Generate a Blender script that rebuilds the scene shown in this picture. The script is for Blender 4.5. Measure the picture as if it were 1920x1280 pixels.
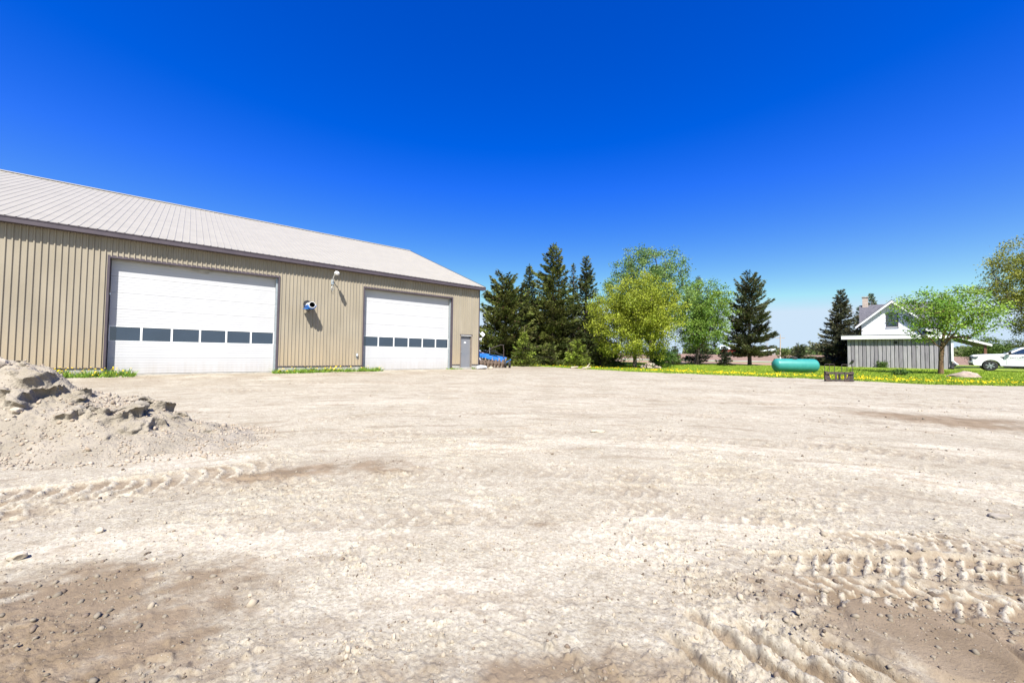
import bpy, math, random
import numpy as np
from mathutils import Vector, Matrix

# ------------------------------------------------------------------ scene, camera, sky, sun
for o in list(bpy.data.objects): bpy.data.objects.remove(o)
SC = bpy.context.scene
COL = SC.collection
R = math.radians
rng = np.random.default_rng(11)
random.seed(11)

cam_d = bpy.data.cameras.new('camera'); cam = bpy.data.objects.new('camera', cam_d); COL.objects.link(cam)
cam_d.sensor_width = 36.0; cam_d.lens = 720 / 1920 * 36.0
cam_d.clip_start = 0.05; cam_d.clip_end = 6000
cam.matrix_world = (Matrix.Translation((0, 0, 1.5)) @ Matrix.Rotation(R(90 + 1.811), 4, 'X')
                    @ Matrix.Rotation(R(0.7614), 4, 'Z'))
SC.camera = cam

SUN_EL, SUN_AZ = R(51.5), math.atan2(0.066, -0.998)      # azimuth from +Y towards +X (behind the camera)
W = bpy.data.worlds.new('World'); SC.world = W; W.use_nodes = True
wn = W.node_tree.nodes; wl = W.node_tree.links
sky = wn.new('ShaderNodeTexSky'); sky.sky_type = 'NISHITA'; sky.sun_disc = False
sky.sun_elevation = SUN_EL; sky.sun_rotation = SUN_AZ
sky.altitude = 350; sky.air_density = 1.0; sky.dust_density = 0.8; sky.ozone_density = 3.0
gm = wn.new('ShaderNodeGamma'); gm.inputs['Gamma'].default_value = 1.05
hs = wn.new('ShaderNodeHueSaturation'); hs.inputs['Saturation'].default_value = 1.42; hs.inputs['Hue'].default_value = 0.528
cap = wn.new('ShaderNodeMix'); cap.data_type = 'RGBA'; cap.blend_type = 'DARKEN'; cap.inputs[0].default_value = 1; cap.inputs[7].default_value = (2.69, 3.36, 4.06, 1)
wl.new(sky.outputs[0], gm.inputs[0]); wl.new(gm.outputs[0], hs.inputs['Color']); wl.new(hs.outputs[0], cap.inputs[6])
wl.new(cap.outputs[2], wn['Background'].inputs[0]); wn['Background'].inputs[1].default_value = 0.108

sd = bpy.data.lights.new('sun', 'SUN'); sun = bpy.data.objects.new('sun', sd); COL.objects.link(sun)
sd.energy = 5.0; sd.angle = R(0.53); sd.color = (1.0, 0.965, 0.90)
S = Vector((math.sin(SUN_AZ) * math.cos(SUN_EL), math.cos(SUN_AZ) * math.cos(SUN_EL), math.sin(SUN_EL)))
sun.rotation_euler = S.to_track_quat('Z', 'Y').to_euler()
SC.view_settings.view_transform = 'Standard'; SC.view_settings.look = 'None'
SC.view_settings.exposure = 1.12; SC.view_settings.gamma = 1.0
SC.view_settings.use_curve_mapping = False
SC.render.engine = 'CYCLES'

# ------------------------------------------------------------------ helpers: noise, ground height
_PM = np.random.default_rng(4).permutation(512).astype(np.int32) & 255; _PM = np.concatenate([_PM, _PM, _PM])
_GX = np.cos(np.arange(256) * 2 * np.pi / 256).astype(np.float32); _GY = np.sin(np.arange(256) * 2 * np.pi / 256).astype(np.float32)
def perlin(x, y, seed=0):
    x = np.asarray(x, np.float32); y = np.asarray(y, np.float32)
    ix = np.floor(x); iy = np.floor(y); fx = x - ix; fy = y - iy
    ix = (ix.astype(np.int32) + seed * 57) & 255; iy = (iy.astype(np.int32) + seed * 31) & 255; ix1 = (ix + 1) & 255; iy1 = (iy + 1) & 255
    u = fx * fx * fx * (fx * (fx * 6 - 15) + 10); v = fy * fy * fy * (fy * (fy * 6 - 15) + 10)
    p0 = _PM[ix] + iy; p1 = _PM[ix1] + iy; q0 = _PM[ix] + iy1; q1 = _PM[ix1] + iy1
    def g(p, a, b):
        h = _PM[p]; return _GX[h] * a + _GY[h] * b
    a = g(p0, fx, fy); b = g(p1, fx - 1, fy); c = g(q0, fx, fy - 1); d = g(q1, fx - 1, fy - 1)
    a = a + (b - a) * u; c = c + (d - c) * u
    return 1.5 * (a + (c - a) * v)
def fbm(x, y, f, octv=4, seed=0, gain=0.5):
    r = 0; a = 1; t = 0
    for i in range(octv):
        r = r + a * perlin(x * f + 17.3 * i, y * f - 9.1 * i, seed + i); t += a; a *= gain; f *= 2.03
    return r / t
def ss(a, b, x):
    t = np.clip((np.asarray(x, float) - a) / (b - a), 0, 1); return t * t * (3 - 2 * t)
def ground(x, y):
    x = np.asarray(x, float); y = np.asarray(y, float)
    r = np.hypot(x, y)
    z = .5 * ss(3, 22, r) - .1 * np.exp(-((x - 20) ** 2 + (y - 26) ** 2) / 144) + .1 * ss(38, 55, r)
    return z + 3.0 * ss(110, 430, r)
def gz(x, y): return float(ground(x, y))

# ------------------------------------------------------------------ helpers: objects
def props(o, label=None, cat=None, group=None, kind=None):
    if label: o['label'] = label
    if cat: o['category'] = cat
    if group: o['group'] = group
    if kind: o['kind'] = kind
    return o
def empty(name, loc, rz=0.0, label=None, cat=None, group=None):
    o = bpy.data.objects.new(name, None); COL.objects.link(o); o.empty_display_size = .2
    o.location = loc; o.rotation_euler = (0, 0, rz); return props(o, label, cat, group)
def mesh_np(name, V, Fq, mat, attrs=None, parent=None, smooth=False):
    """V (n,3), Fq (m,k) faces of k corners."""
    me = bpy.data.meshes.new(name); V = np.ascontiguousarray(V, np.float32); Fq = np.ascontiguousarray(Fq, np.int32)
    m, k = Fq.shape
    me.vertices.add(len(V)); me.vertices.foreach_set('co', V.ravel())
    me.loops.add(m * k); me.loops.foreach_set('vertex_index', Fq.ravel())
    me.polygons.add(m); me.polygons.foreach_set('loop_start', np.arange(0, m * k, k, dtype=np.int32))
    if attrs:
        for an, (ty, dat) in attrs.items():
            a = me.attributes.new(an, ty, 'POINT')
            a.data.foreach_set('color' if ty == 'FLOAT_COLOR' else 'value', np.ascontiguousarray(dat, np.float32).ravel())
    me.update(calc_edges=True)
    if smooth: me.polygons.foreach_set('use_smooth', np.ones(m, bool))
    me.materials.append(mat)
    o = bpy.data.objects.new(name, me); COL.objects.link(o)
    if parent: o.parent = parent
    return o
class MB:
    def __init__(s): s.v = []; s.f = []; s.M = Matrix()
    def add(s, vs, fs):
        b = len(s.v); s.v += [tuple(s.M @ Vector(p)) for p in vs]; s.f += [tuple(b + i for i in f) for f in fs]; return s
    def box(s, x0, x1, y0, y1, z0, z1):
        vs = [(x0, y0, z0), (x1, y0, z0), (x1, y1, z0), (x0, y1, z0), (x0, y0, z1), (x1, y0, z1), (x1, y1, z1), (x0, y1, z1)]
        return s.add(vs, [(0, 3, 2, 1), (4, 5, 6, 7), (0, 1, 5, 4), (1, 2, 6, 5), (2, 3, 7, 6), (3, 0, 4, 7)])
    def bar(s, a, b, w, h=None, up=(0, 0, 1)):
        h = h or w; a = Vector(a); b = Vector(b); d = (b - a).normalized(); u = Vector(up)
        if abs(d.dot(u)) > .98: u = Vector((0, 1, 0))
        sd_ = d.cross(u).normalized(); u = sd_.cross(d); vs = []
        for p in (a, b):
            for i, j in ((-1, -1), (1, -1), (1, 1), (-1, 1)): vs.append(p + sd_ * i * w / 2 + u * j * h / 2)
        return s.add(vs, [(0, 1, 2, 3), (7, 6, 5, 4), (0, 4, 5, 1), (1, 5, 6, 2), (2, 6, 7, 3), (3, 7, 4, 0)])
    def tube(s, pts, rad, n=8, cap=True):
        pts = [Vector(p) for p in pts]; rad = rad if hasattr(rad, '__len__') else [rad] * len(pts); vs = []; fs = []
        u0 = None
        for i, p in enumerate(pts):
            d = (pts[min(i + 1, len(pts) - 1)] - pts[max(i - 1, 0)]).normalized()
            if u0 is None:
                u0 = d.orthogonal().normalized()
            u = (u0 - d * u0.dot(d)).normalized(); u0 = u; w = d.cross(u)
            for k in range(n):
                a = 2 * math.pi * k / n; vs.append(p + (u * math.cos(a) + w * math.sin(a)) * rad[i])
        for i in range(len(pts) - 1):
            for k in range(n):
                fs.append((i * n + k, i * n + (k + 1) % n, (i + 1) * n + (k + 1) % n, (i + 1) * n + k))
        if cap: fs += [tuple(range(n))[::-1], tuple(range((len(pts) - 1) * n, len(pts) * n))]
        return s.add(vs, fs)
    def lathe(s, prof, n=24, axis='z', c=(0, 0, 0)):
        vs = []; fs = []; c = Vector(c)
        for r, h in prof:
            for k in range(n):
                a = 2 * math.pi * k / n; p = (r * math.cos(a), r * math.sin(a), h)
                if axis == 'x': p = (h, p[0], p[1])
                if axis == 'y': p = (p[1], h, p[0])
                vs.append(c + Vector(p))
        for i in range(len(prof) - 1):
            for k in range(n): fs.append((i * n + k, i * n + (k + 1) % n, (i + 1) * n + (k + 1) % n, (i + 1) * n + k))
        return s.add(vs, fs)
    def prism(s, poly, y0, y1, ax='y'):
        n = len(poly); f = (lambda a, b, t: (a, t, b)) if ax == 'y' else ((lambda a, b, t: (t, a, b)) if ax == 'x' else (lambda a, b, t: (a, b, t)))
        vs = [f(a, b, y0) for a, b in poly] + [f(a, b, y1) for a, b in poly]
        return s.add(vs, [tuple(range(n)), tuple(range(2 * n - 1, n - 1, -1))] + [(i, i + n, (i + 1) % n + n, (i + 1) % n) for i in range(n)])
    def build(s, name, mat, parent=None, bevel=0, smooth=False, label=None):
        me = bpy.data.meshes.new(name); me.from_pydata(s.v, [], s.f); me.update()
        import bmesh
        bm = bmesh.new(); bm.from_mesh(me); bmesh.ops.recalc_face_normals(bm, faces=bm.faces)
        if bevel: bmesh.ops.bevel(bm, geom=list(bm.edges), offset=bevel, segments=2, affect='EDGES', profile=.6, clamp_overlap=True)
        bm.to_mesh(me); bm.free()
        if smooth:
            me.polygons.foreach_set('use_smooth', np.ones(len(me.polygons), bool))
            try: me.set_sharp_from_angle(angle=R(38))
            except Exception: pass
        me.materials.append(mat); o = bpy.data.objects.new(name, me); COL.objects.link(o)
        if parent: o.parent = parent
        if label: o['label'] = label
        return o
def share(o, parent, loc=(0, 0, 0), rot=(0, 0, 0), scale=(1, 1, 1)):
    c = o.copy(); COL.objects.link(c); c.parent = parent; c.location = loc; c.rotation_euler = rot; c.scale = scale; return c

# ------------------------------------------------------------------ helpers: materials
MATS = {}
def pmat(name, c1, c2=None, scale=4.0, rough=.7, bump=0.0, bscale=None, metal=0.0, spec=.4, detail=6, stretch=(1, 1, 1), coat=0.0, ior=1.45, lo=.35, hi=.65):
    m = bpy.data.materials.new(name); m.use_nodes = True; nt = m.node_tree; b = nt.nodes['Principled BSDF']
    b.inputs['Roughness'].default_value = rough; b.inputs['Metallic'].default_value = metal
    b.inputs['Specular IOR Level'].default_value = spec; b.inputs['IOR'].default_value = ior
    b.inputs['Coat Weight'].default_value = coat
    c2 = c2 or tuple(x * .85 for x in c1)
    tc = nt.nodes.new('ShaderNodeTexCoord'); mp = nt.nodes.new('ShaderNodeMapping'); mp.inputs['Scale'].default_value = stretch
    nt.links.new(tc.outputs['Object'], mp.inputs[0])
    n = nt.nodes.new('ShaderNodeTexNoise'); n.inputs['Scale'].default_value = scale; n.inputs['Detail'].default_value = detail
    nt.links.new(mp.outputs[0], n.inputs[0])
    r = nt.nodes.new('ShaderNodeValToRGB'); r.color_ramp.elements[0].position = lo; r.color_ramp.elements[1].position = hi
    r.color_ramp.elements[0].color = (*c1, 1); r.color_ramp.elements[1].color = (*c2, 1)
    nt.links.new(n.outputs[0], r.inputs[0]); nt.links.new(r.outputs[0], b.inputs['Base Color'])
    if bump:
        bp = nt.nodes.new('ShaderNodeBump'); bp.inputs['Strength'].default_value = 1; bp.inputs['Distance'].default_value = bump
        n2 = nt.nodes.new('ShaderNodeTexNoise'); n2.inputs['Scale'].default_value = bscale or scale * 6; n2.inputs['Detail'].default_value = 5
        nt.links.new(mp.outputs[0], n2.inputs[0]); nt.links.new(n2.outputs[0], bp.inputs['Height']); nt.links.new(bp.outputs[0], b.inputs['Normal'])
    MATS[name] = m; return m
def leafmat(name, trans=.3, rough=.6):
    m = bpy.data.materials.new(name); m.use_nodes = True; nt = m.node_tree; b = nt.nodes['Principled BSDF']
    at = nt.nodes.new('ShaderNodeAttribute'); at.attribute_name = 'col'
    b.inputs['Roughness'].default_value = rough; b.inputs['Specular IOR Level'].default_value = .25
    nt.links.new(at.outputs['Color'], b.inputs['Base Color'])
    t = nt.nodes.new('ShaderNodeBsdfTranslucent'); nt.links.new(at.outputs['Color'], t.inputs[0])
    mx = nt.nodes.new('ShaderNodeMixShader'); mx.inputs[0].default_value = trans
    nt.links.new(b.outputs[0], mx.inputs[1]); nt.links.new(t.outputs[0], mx.inputs[2])
    nt.links.new(mx.outputs[0], nt.nodes['Material Output'].inputs[0]); return m
M_leaf = leafmat('foliage'); M_grassblade = leafmat('grass_blade', .25)
M_bark = pmat('bark', (.10, .075, .055), (.20, .16, .12), 6, .95, .03, 14, stretch=(1, 1, .25))
M_barkdark = pmat('bark_dark', (.06, .045, .04), (.12, .095, .08), 6, .95, .02, 14, stretch=(1, 1, .25))
def siding_mat(name, c1, c2, rust=.0, hi=2.0, amt=.55, dirt=(.50, .36, .20)):
    m = pmat(name, c1, c2, 1.6, .42, .0, spec=.35, stretch=(1, 1, .35), detail=8)
    nt = m.node_tree; b = nt.nodes['Principled BSDF']; tc = next(n for n in nt.nodes if n.type == 'TEX_COORD')
    # dust splashed up from the ground and thin vertical run marks, both part of the sheet
    sx = nt.nodes.new('ShaderNodeSeparateXYZ'); nt.links.new(tc.outputs['Object'], sx.inputs[0])
    mr = nt.nodes.new('ShaderNodeMapRange'); mr.inputs[1].default_value = .3 if hi > 1 else .06; mr.inputs[2].default_value = hi; mr.inputs[3].default_value = amt; mr.inputs[4].default_value = 0
    nt.links.new(sx.outputs[2], mr.inputs[0])
    mp = nt.nodes.new('ShaderNodeMapping'); mp.inputs['Scale'].default_value = (9, 9, .5); nt.links.new(tc.outputs['Object'], mp.inputs[0])
    n = nt.nodes.new('ShaderNodeTexNoise'); n.inputs['Scale'].default_value = 1.0; n.inputs['Detail'].default_value = 4; nt.links.new(mp.outputs[0], n.inputs[0])
    mu = nt.nodes.new('ShaderNodeMath'); mu.operation = 'MULTIPLY'; nt.links.new(mr.outputs[0], mu.inputs[0]); nt.links.new(n.outputs[0], mu.inputs[1])
    mx = nt.nodes.new('ShaderNodeMix'); mx.data_type = 'RGBA'; nt.links.new(mu.outputs[0], mx.inputs[0])
    nt.links.new(b.inputs['Base Color'].links[0].from_socket, mx.inputs[6]); mx.inputs[7].default_value = (*dirt, 1)
    if rust: nt.links.new(mx.outputs[2], b.inputs['Base Color'])
    return m
M_siding = siding_mat('tan_steel_siding', (.30, .262, .20), (.262, .228, .172), 1)
M_roof = siding_mat('cream_steel_roof', (.32, .296, .240), (.295, .273, .22))
M_trim = pmat('brown_trim', (.060, .048, .058), (.075, .06, .07), 3, .5)
M_doorwhite = siding_mat('white_door_steel', (.47, .47, .475), (.44, .44, .445), 1, .75, .75, (.30, .25, .19))
M_frame = pmat('brown_grey_frame', (.22, .18, .145), (.17, .14, .115), 5, .6)
M_white = pmat('white_paint', (.74, .74, .73), (.68, .68, .67), 3, .5)
M_concrete = pmat('concrete', (.40, .38, .34), (.28, .27, .24), 5, .9, .004, 40)
M_galv = pmat('galvanised_steel', (.42, .46, .48), (.34, .38, .40), 8, .4, metal=.5)
M_glass = pmat('dark_window_glass', (.010, .018, .032), (.014, .024, .042), 2, .06, spec=.9, ior=1.75)
M_black = pmat('black_rubber', (.018, .018, .02), (.03, .03, .032), 10, .75)
M_darkiron = pmat('dark_iron', (.03, .028, .03), (.075, .05, .042), 9, .7, .002, 60)
M_blue = pmat('blue_enamel', (.018, .12, .40), (.022, .16, .48), 4, .38, coat=.2)
M_greydoor = pmat('grey_blue_door', (.155, .165, .185), (.19, .19, .20), 1.5, .5)
M_steelworn = pmat('worn_disc_steel', (.20, .13, .09), (.32, .26, .21), 12, .55, .001, 60, metal=.4)
M_lens = pmat('lamp_lens', (.55, .55, .42), (.6, .6, .48), 5, .25)

# ------------------------------------------------------------------ terrain (yard, lawn, fields)
EDGE_T = np.radians([-89, -8, -2, 2, 9.9, 17.5, 24.7, 31.4, 36.8, 41.6, 45.7, 49.3, 53.1, 60, 90])
EDGE_R = np.array([90, 90, 60, 31.7, 28.2, 25.4, 24.8, 24.6, 24.5, 23.9, 23.4, 24.1, 26.0, 29, 40])
def edge_r(th): return np.interp(th, EDGE_T, EDGE_R)
def far_r(th): return np.interp(np.degrees(th), [-90, 14, 22, 30, 36, 40, 90], [48, 48, 46, 46, 50, 95, 95])
def seg_frame(x, y, path):
    """distance along, signed offset from a polyline"""
    best = np.full(x.shape, 1e9); al = np.zeros(x.shape); of = np.zeros(x.shape); acc = 0
    for (ax, ay), (bx, by) in zip(path[:-1], path[1:]):
        dx, dy = bx - ax, by - ay; L = math.hypot(dx, dy); dx /= L; dy /= L
        t = np.clip((x - ax) * dx + (y - ay) * dy, 0, L); ox = x - ax - dx * t; oy = y - ay - dy * t
        d = np.hypot(ox, oy); m = d < best; best = np.where(m, d, best)
        al = np.where(m, acc + t, al); of = np.where(m, dx * oy - dy * ox, of); acc += L
    return al, of, best, acc
def lug_track(x, y, path, width, pitch, depth, ridge, chev=.5, fade=.35, seed=0, mode='chev'):
    """impression of a lugged tyre: sunk bed with raised cross bars; returns height change, bed mask, bar mask"""
    pa = np.array(path); k = (x > pa[:, 0].min() - width) & (x < pa[:, 0].max() + width) & (y > pa[:, 1].min() - width) & (y < pa[:, 1].max() + width)
    H = np.zeros(x.shape, np.float32); MM = np.zeros(x.shape, np.float32); BB = np.zeros(x.shape, np.float32)
    if not k.any(): return H, MM, BB
    x = x[k]; y = y[k]
    al, of, d, L = seg_frame(x, y, path)
    wob = .035 * perlin(al * 2.0, al * 0 + seed, seed + 3) + .012 * perlin(x * 11, y * 11, seed + 4)
    u = (of + wob) / (width / 2); en = ss(0, fade, al) * ss(L, L - fade, al) * (d < width)
    m = ss(1.08, .94, np.abs(u)) * en
    if mode == 'chev': ph = (al + chev * width * .5 * np.abs(u) + np.where(u > 0, pitch * .5, 0)) / pitch
    elif mode == 'ladder': ph = (al - chev * of) / pitch
    else: ph = (al + chev * width * .5 * u * u - .1 * width * u) / pitch
    ph = ph + .10 * perlin(x * 7, y * 7, seed + 9) + .05 * perlin(x * 19, y * 19, seed + 10)
    s_ = np.abs((ph % 1.0) - .5) * 2
    bar = ss(.62, .74, s_) * np.clip(.85 + .5 * perlin(x * 4, y * 4, seed) + .55 * perlin(x * 15, y * 15, seed + 1), 0, 1.1)
    if mode == 'chev': bar = bar * ss(.02, .10, np.abs(u))
    else: bar = bar * ss(1.0, .8, np.abs(u))
    if mode == 'ladder': bar = np.maximum(bar, ss(.16, .08, np.abs(u + .1)) * ss(-.3, .1, perlin(al * 5, al * 0, seed + 2)))
    berm = np.exp(-((np.abs(u) - 1.15) / .16) ** 2) * en
    H[k] = m * (-depth + ridge * bar) + berm * depth * .25 * (1 + .9 * perlin(x * 9, y * 9, seed + 5)); MM[k] = m; BB[k] = bar * m
    return H, MM, BB
def gauss(x, y, cx, cy, sx, sy, ang):
    c, s = math.cos(ang), math.sin(ang); dx = x - cx; dy = y - cy
    return np.exp(-(((dx * c + dy * s) / sx) ** 2 + ((-dx * s + dy * c) / sy) ** 2))
STRONG = [  # path, width, pitch, depth, ridge, chevron, kind of lug
    ([(-6.0, 3.2), (-4.9, 3.66), (-4.0, 4.12), (-3.4, 4.70), (-2.9, 5.4)], .64, .165, .026, .040, .34, 'crescent'),
    ([(-5.6, 2.75), (-4.5, 3.2), (-3.7, 3.6)], .46, .165, .014, .028, .34, 'crescent'),
    ([(1.50, 2.86), (2.4, 2.87), (3.3, 2.80), (4.6, 2.55)], .32, .125, .030, .040, .85, 'ladder'),
    ([(1.42, 2.56), (2.1, 2.52), (2.9, 2.42), (3.8, 2.18)], .32, .125, .022, .034, .8, 'chev'),
    ([(2.3, 3.2), (3.6, 3.16), (4.8, 2.9)], .28, .125, .010, .020, .6, 'chev'),
]
FAINT = [
    ([(-7, 2.2), (-3, 4.2), (0, 5.0), (3, 4.7), (6, 3.3)], .5, .2, .010, .016, .4),
    ([(-8, 4.5), (-3.5, 6.6), (0.5, 7.2), (5, 6.2), (9, 3.9)], .5, .2, .012, .018, .4),
    ([(-7, 6), (-2.5, 8.6), (2, 9.3), (7, 8.2), (12, 5.5)], .5, .2, .012, .018, .4),
    ([(-3, 3.2), (-.5, 3.6), (1.2, 3.5)], .4, .2, .008, .014, .4),
    ([(-10, 11), (-2, 12.5), (5, 11.5), (13, 9)], .55, .22, .014, .02, .4),
    ([(-9, 13.5), (-1, 14.8), (6, 13.5), (15, 11)], .55, .22, .014, .02, .4),
    ([(0.2, 3.95), (1.6, 3.8), (3.2, 3.5)], .36, .17, .010, .018, .4),
    ([(-.2, 4.4), (1.8, 4.3), (4.2, 3.75)], .36, .17, .010, .016, .4),
    ([(-14, 12), (-8, 17), (0, 20), (8, 19), (16, 15)], .6, .25, .02, .02, .4),
    ([(-12, 10), (-7, 15), (0, 17.6), (8, 16.6), (16, 13)], .6, .25, .02, .02, .4),
]
def yard_detail(x, y, r, sx, sy, rough):
    """crust, clods and cracks: only near enough to be seen"""
    near = ss(13, 4.5, r)
    rid = 1 - np.abs(fbm(sx * .55, sy, 6.0, 4, 41)) * 2.6
    h = near * rough * .018 * np.clip(rid, -.4, 1)
    n1 = fbm(sx * .75, sy, 4.2, 4, 43) * 5.0; fr_ = n1 - np.floor(n1)                       # broken plates of crust
    h = h + near * rough * .015 * (ss(.80, .97, fr_) - fr_ * .9 * 0 )
    cl = perlin(x * 13, y * 13, 51) + .5 * perlin(x * 27, y * 27, 52)
    lum = ss(.05, .4, fbm(x, y, 1.4, 3, 53))
    h = h + near * .040 * np.clip(cl - .22, 0, .5) * (.35 + .9 * lum)
    ck = np.abs(fbm(x, y, 8.0, 2, 57)); h = h - near * rough * .014 * ss(.035, .0, ck)
    return h + near * .0045 * fbm(x, y, 38.0, 2, 61)
def yard_height(x, y):
    """relief of the dirt yard, how damp/brown its surface is and where it is polished pale"""
    x = np.asarray(x, np.float32); y = np.asarray(y, np.float32)
    r = np.hypot(x, y); mid = ss(45, 12, r)
    th = np.arctan2(x - .4, y + 4.5); rr = np.hypot(x - .4, y + 4.5)   # vehicles turned in wide arcs here
    sx, sy = th * 9.0, rr
    h = .035 * fbm(x, y, .22, 3, 1) + .018 * fbm(sx * .35, sy, .9, 3, 5) * mid
    rough = ss(-.08, .25, fbm(x, y, .55, 3, 21)) * .95 + .05
    streak = fbm(sx * .22, sy, 5.0, 3, 31)
    h = h + mid * rough * (.012 * streak)
    md = ss(4, 9, r) * ss(36, 22, r); h = h + md * rough * (.030 * np.clip(fbm(sx * .45, sy, 2.6, 4, 33), -.3, 1))
    k = r < 13
    if k.any(): h[k] += yard_detail(x[k], y[k], r[k], sx[k], sy[k], rough[k])
    damp = np.zeros_like(x); bars = np.zeros_like(x)
    for (p, w, pi, de, ri, ch, md) in STRONG:
        dh, m, bb = lug_track(x, y, p, w, pi, de * .85, ri * .68, ch, fade=.8, seed=int(abs(p[0][0]) * 7), mode=md); h = h * (1 - .25 * m) + dh + m * .007 * perlin(x * 24, y * 24, 79) + m * .006 * np.clip(perlin(x * 12, y * 12, 78), 0, 1)
        damp = np.maximum(damp, .85 * m * ss(.55, .2, bb) * np.clip(.75 + .8 * perlin(x * 3, y * 3, 77), .2, 1)); bars = np.maximum(bars, bb)
    q = np.clip(.5 + .9 * fbm(x, y, .8, 2, 71), 0, 1)
    for (p, w, pi, de, ri, ch) in FAINT:
        dh, m, bb = lug_track(x, y, p, w, pi, de, ri, ch, fade=1.0, seed=int(abs(p[0][0]) * 5)); h = h + 1.3 * dh * q; damp = np.maximum(damp, .45 * m * q * np.clip(1 - bb * 1.5, 0, 1))
    nk = (r < 5); rutz = np.zeros_like(x)
    if nk.any():
        X_, Y_ = x[nk], y[nk]; hn = h[nk]; dn = damp[nk]
        # long parallel ruts at the lower right, pressed in by a crawler
        for i, (ax, ay, bx, by, w) in enumerate([(.98, 2.40, 1.52, 1.45, .05), (1.20, 2.28, 1.66, 1.5, .05), (1.34, 2.24, 1.92, 1.45, .045), (1.58, 2.16, 2.1, 1.45, .05), (.8, 2.2, 1.2, 1.4, .04)]):
            al, of, d, L = seg_frame(X_, Y_, [(ax, ay), (bx, by)])
            m = ss(w, w * .5, d + .022 * perlin(X_ * 9, Y_ * 9, 80 + i)) * ss(0, .25, al)
            hn = hn - m * .040 + .016 * np.exp(-((d - w * 1.5) / .035) ** 2) * ss(0, .2, al) * (1 + perlin(X_ * 14, Y_ * 14, 90 + i)); dn = np.maximum(dn, .85 * m); gro = m if i == 0 else np.maximum(gro, m)
        rutz[nk] = gauss(X_, Y_, 1.35, 1.85, .62, .45, -1.05) * ss(.5, .1, gro)
        # smooth round scuff where a wheel pivoted
        d = np.hypot(X_ - 2.26, Y_ - 2.12); m = ss(.36, .31, d + .02 * perlin(X_ * 6, Y_ * 6, 95))
        hn = hn * (1 - .9 * m) + m * .022 - .035 * np.exp(-((d - .37) / .022) ** 2) * ss(-.1, .2, (X_ - 2.26) + .2)
        ruck = gauss(X_, Y_, 2.75, 2.55, .75, .28, -.35)
        hn = hn + ruck * .06 * np.clip(fbm(X_, Y_, 9, 3, 97) + .2, 0, 1)
        h[nk] = hn; damp[nk] = dn
    # damp, trodden or freshly turned soil
    e = fbm(x, y, 1.6, 4, 101); e2 = fbm(sx * .3, sy, 2.4, 4, 111); e3 = fbm(sx * .5, sy, 7.0, 3, 113)
    D = (1.3 * gauss(x, y, -2.75, 2.25, .85, .42, .35) + 1.0 * gauss(x, y, -1.9, 1.75, .7, .3, .5)
         + 1.1 * gauss(x, y, .35, 1.80, 1.3, .20, 0) + 1.3 * gauss(x, y, 2.5, 1.9, 1.3, .42, -.2) + .9 * gauss(x, y, -2.5, 2.1, .95, .45, .3) + 1.6 * gauss(x, y, 2.75, 2.2, 1.15, .42, -.25) + 1.1 * gauss(x, y, 3.6, 2.7, .8, .3, -.3)
         + 1.1 * gauss(x, y, -2.3, 4.85, 1.0, .36, .40) + .7 * gauss(x, y, -1.45, 4.85, .5, .2, .2) + .7 * gauss(x, y, -3.4, 4.35, .9, .25, .45)
         + 1.5 * gauss(x, y, 8.9, 7.8, 1.5, .5, -1.0) + .9 * gauss(x, y, 9.8, 7.9, 1.6, .45, -.5) + .6 * gauss(x, y, 6.2, 10.6, 1.8, .25, -.2)
         + .5 * gauss(x, y, 2.2, 8.6, 1.2, .25, -.1) + .5 * gauss(x, y, -6.0, 14.5, 2.2, .7, .3) + .45 * gauss(x, y, -1.5, 12.2, 2.0, .4, .1)
         + .5 * gauss(x, y, -11.5, 13.3, 2.8, .5, .7) + .45 * gauss(x, y, -4, 22, 3, .5, .65) + .8 * gauss(x, y, .3, 3.45, .16, .07, 0))
    e5 = fbm(x, y, 7.0, 4, 119, .65)
    damp = np.maximum(damp, ss(.02, 1.05, D * (.80 + .8 * e + .6 * e3) + .55 * e5 * ss(.05, .3, D)) * ss(.12, .36, D + .35 * e))
    wd = (x + 2.16) * .648 - (y - 24.95) * .7617; damp = np.maximum(damp, .55 * ss(7.5, 1.0, wd) * ss(-.28, .25, fbm(x * .8, y * .8, .9, 3, 117)))
    damp = np.maximum(damp, .34 * ss(.10, .45, e2) * ss(-.2, .3, fbm(x, y, .3, 2, 121)))
    damp = np.maximum(damp, .40 * ss(.16, .42, e3) * ss(-.35, .25, e))
    e4 = fbm(sx * .30, sy, 4.0, 4, 115); damp = np.maximum(damp, .48 * ss(.14, .40, e4) * ss(3.5, 7, r))
    damp = damp * np.clip(1 - .9 * ss(.2, .6, bars), 0, 1) * (1 - .8 * np.clip(rutz * 1.4, 0, 1))
    pale = ss(.1, .5, fbm(sx * .5, sy, .7, 3, 131)) * .7 + .8 * gauss(x, y, -.35, 2.5, .55, .3, .1) + .5 * gauss(x, y, -1.9, 3.0, .35, .1, .2) + .35 * bars + .3 * rutz
    return h, np.clip(damp, 0, 1), np.clip(pale * (1 - damp), 0, 1)
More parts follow.
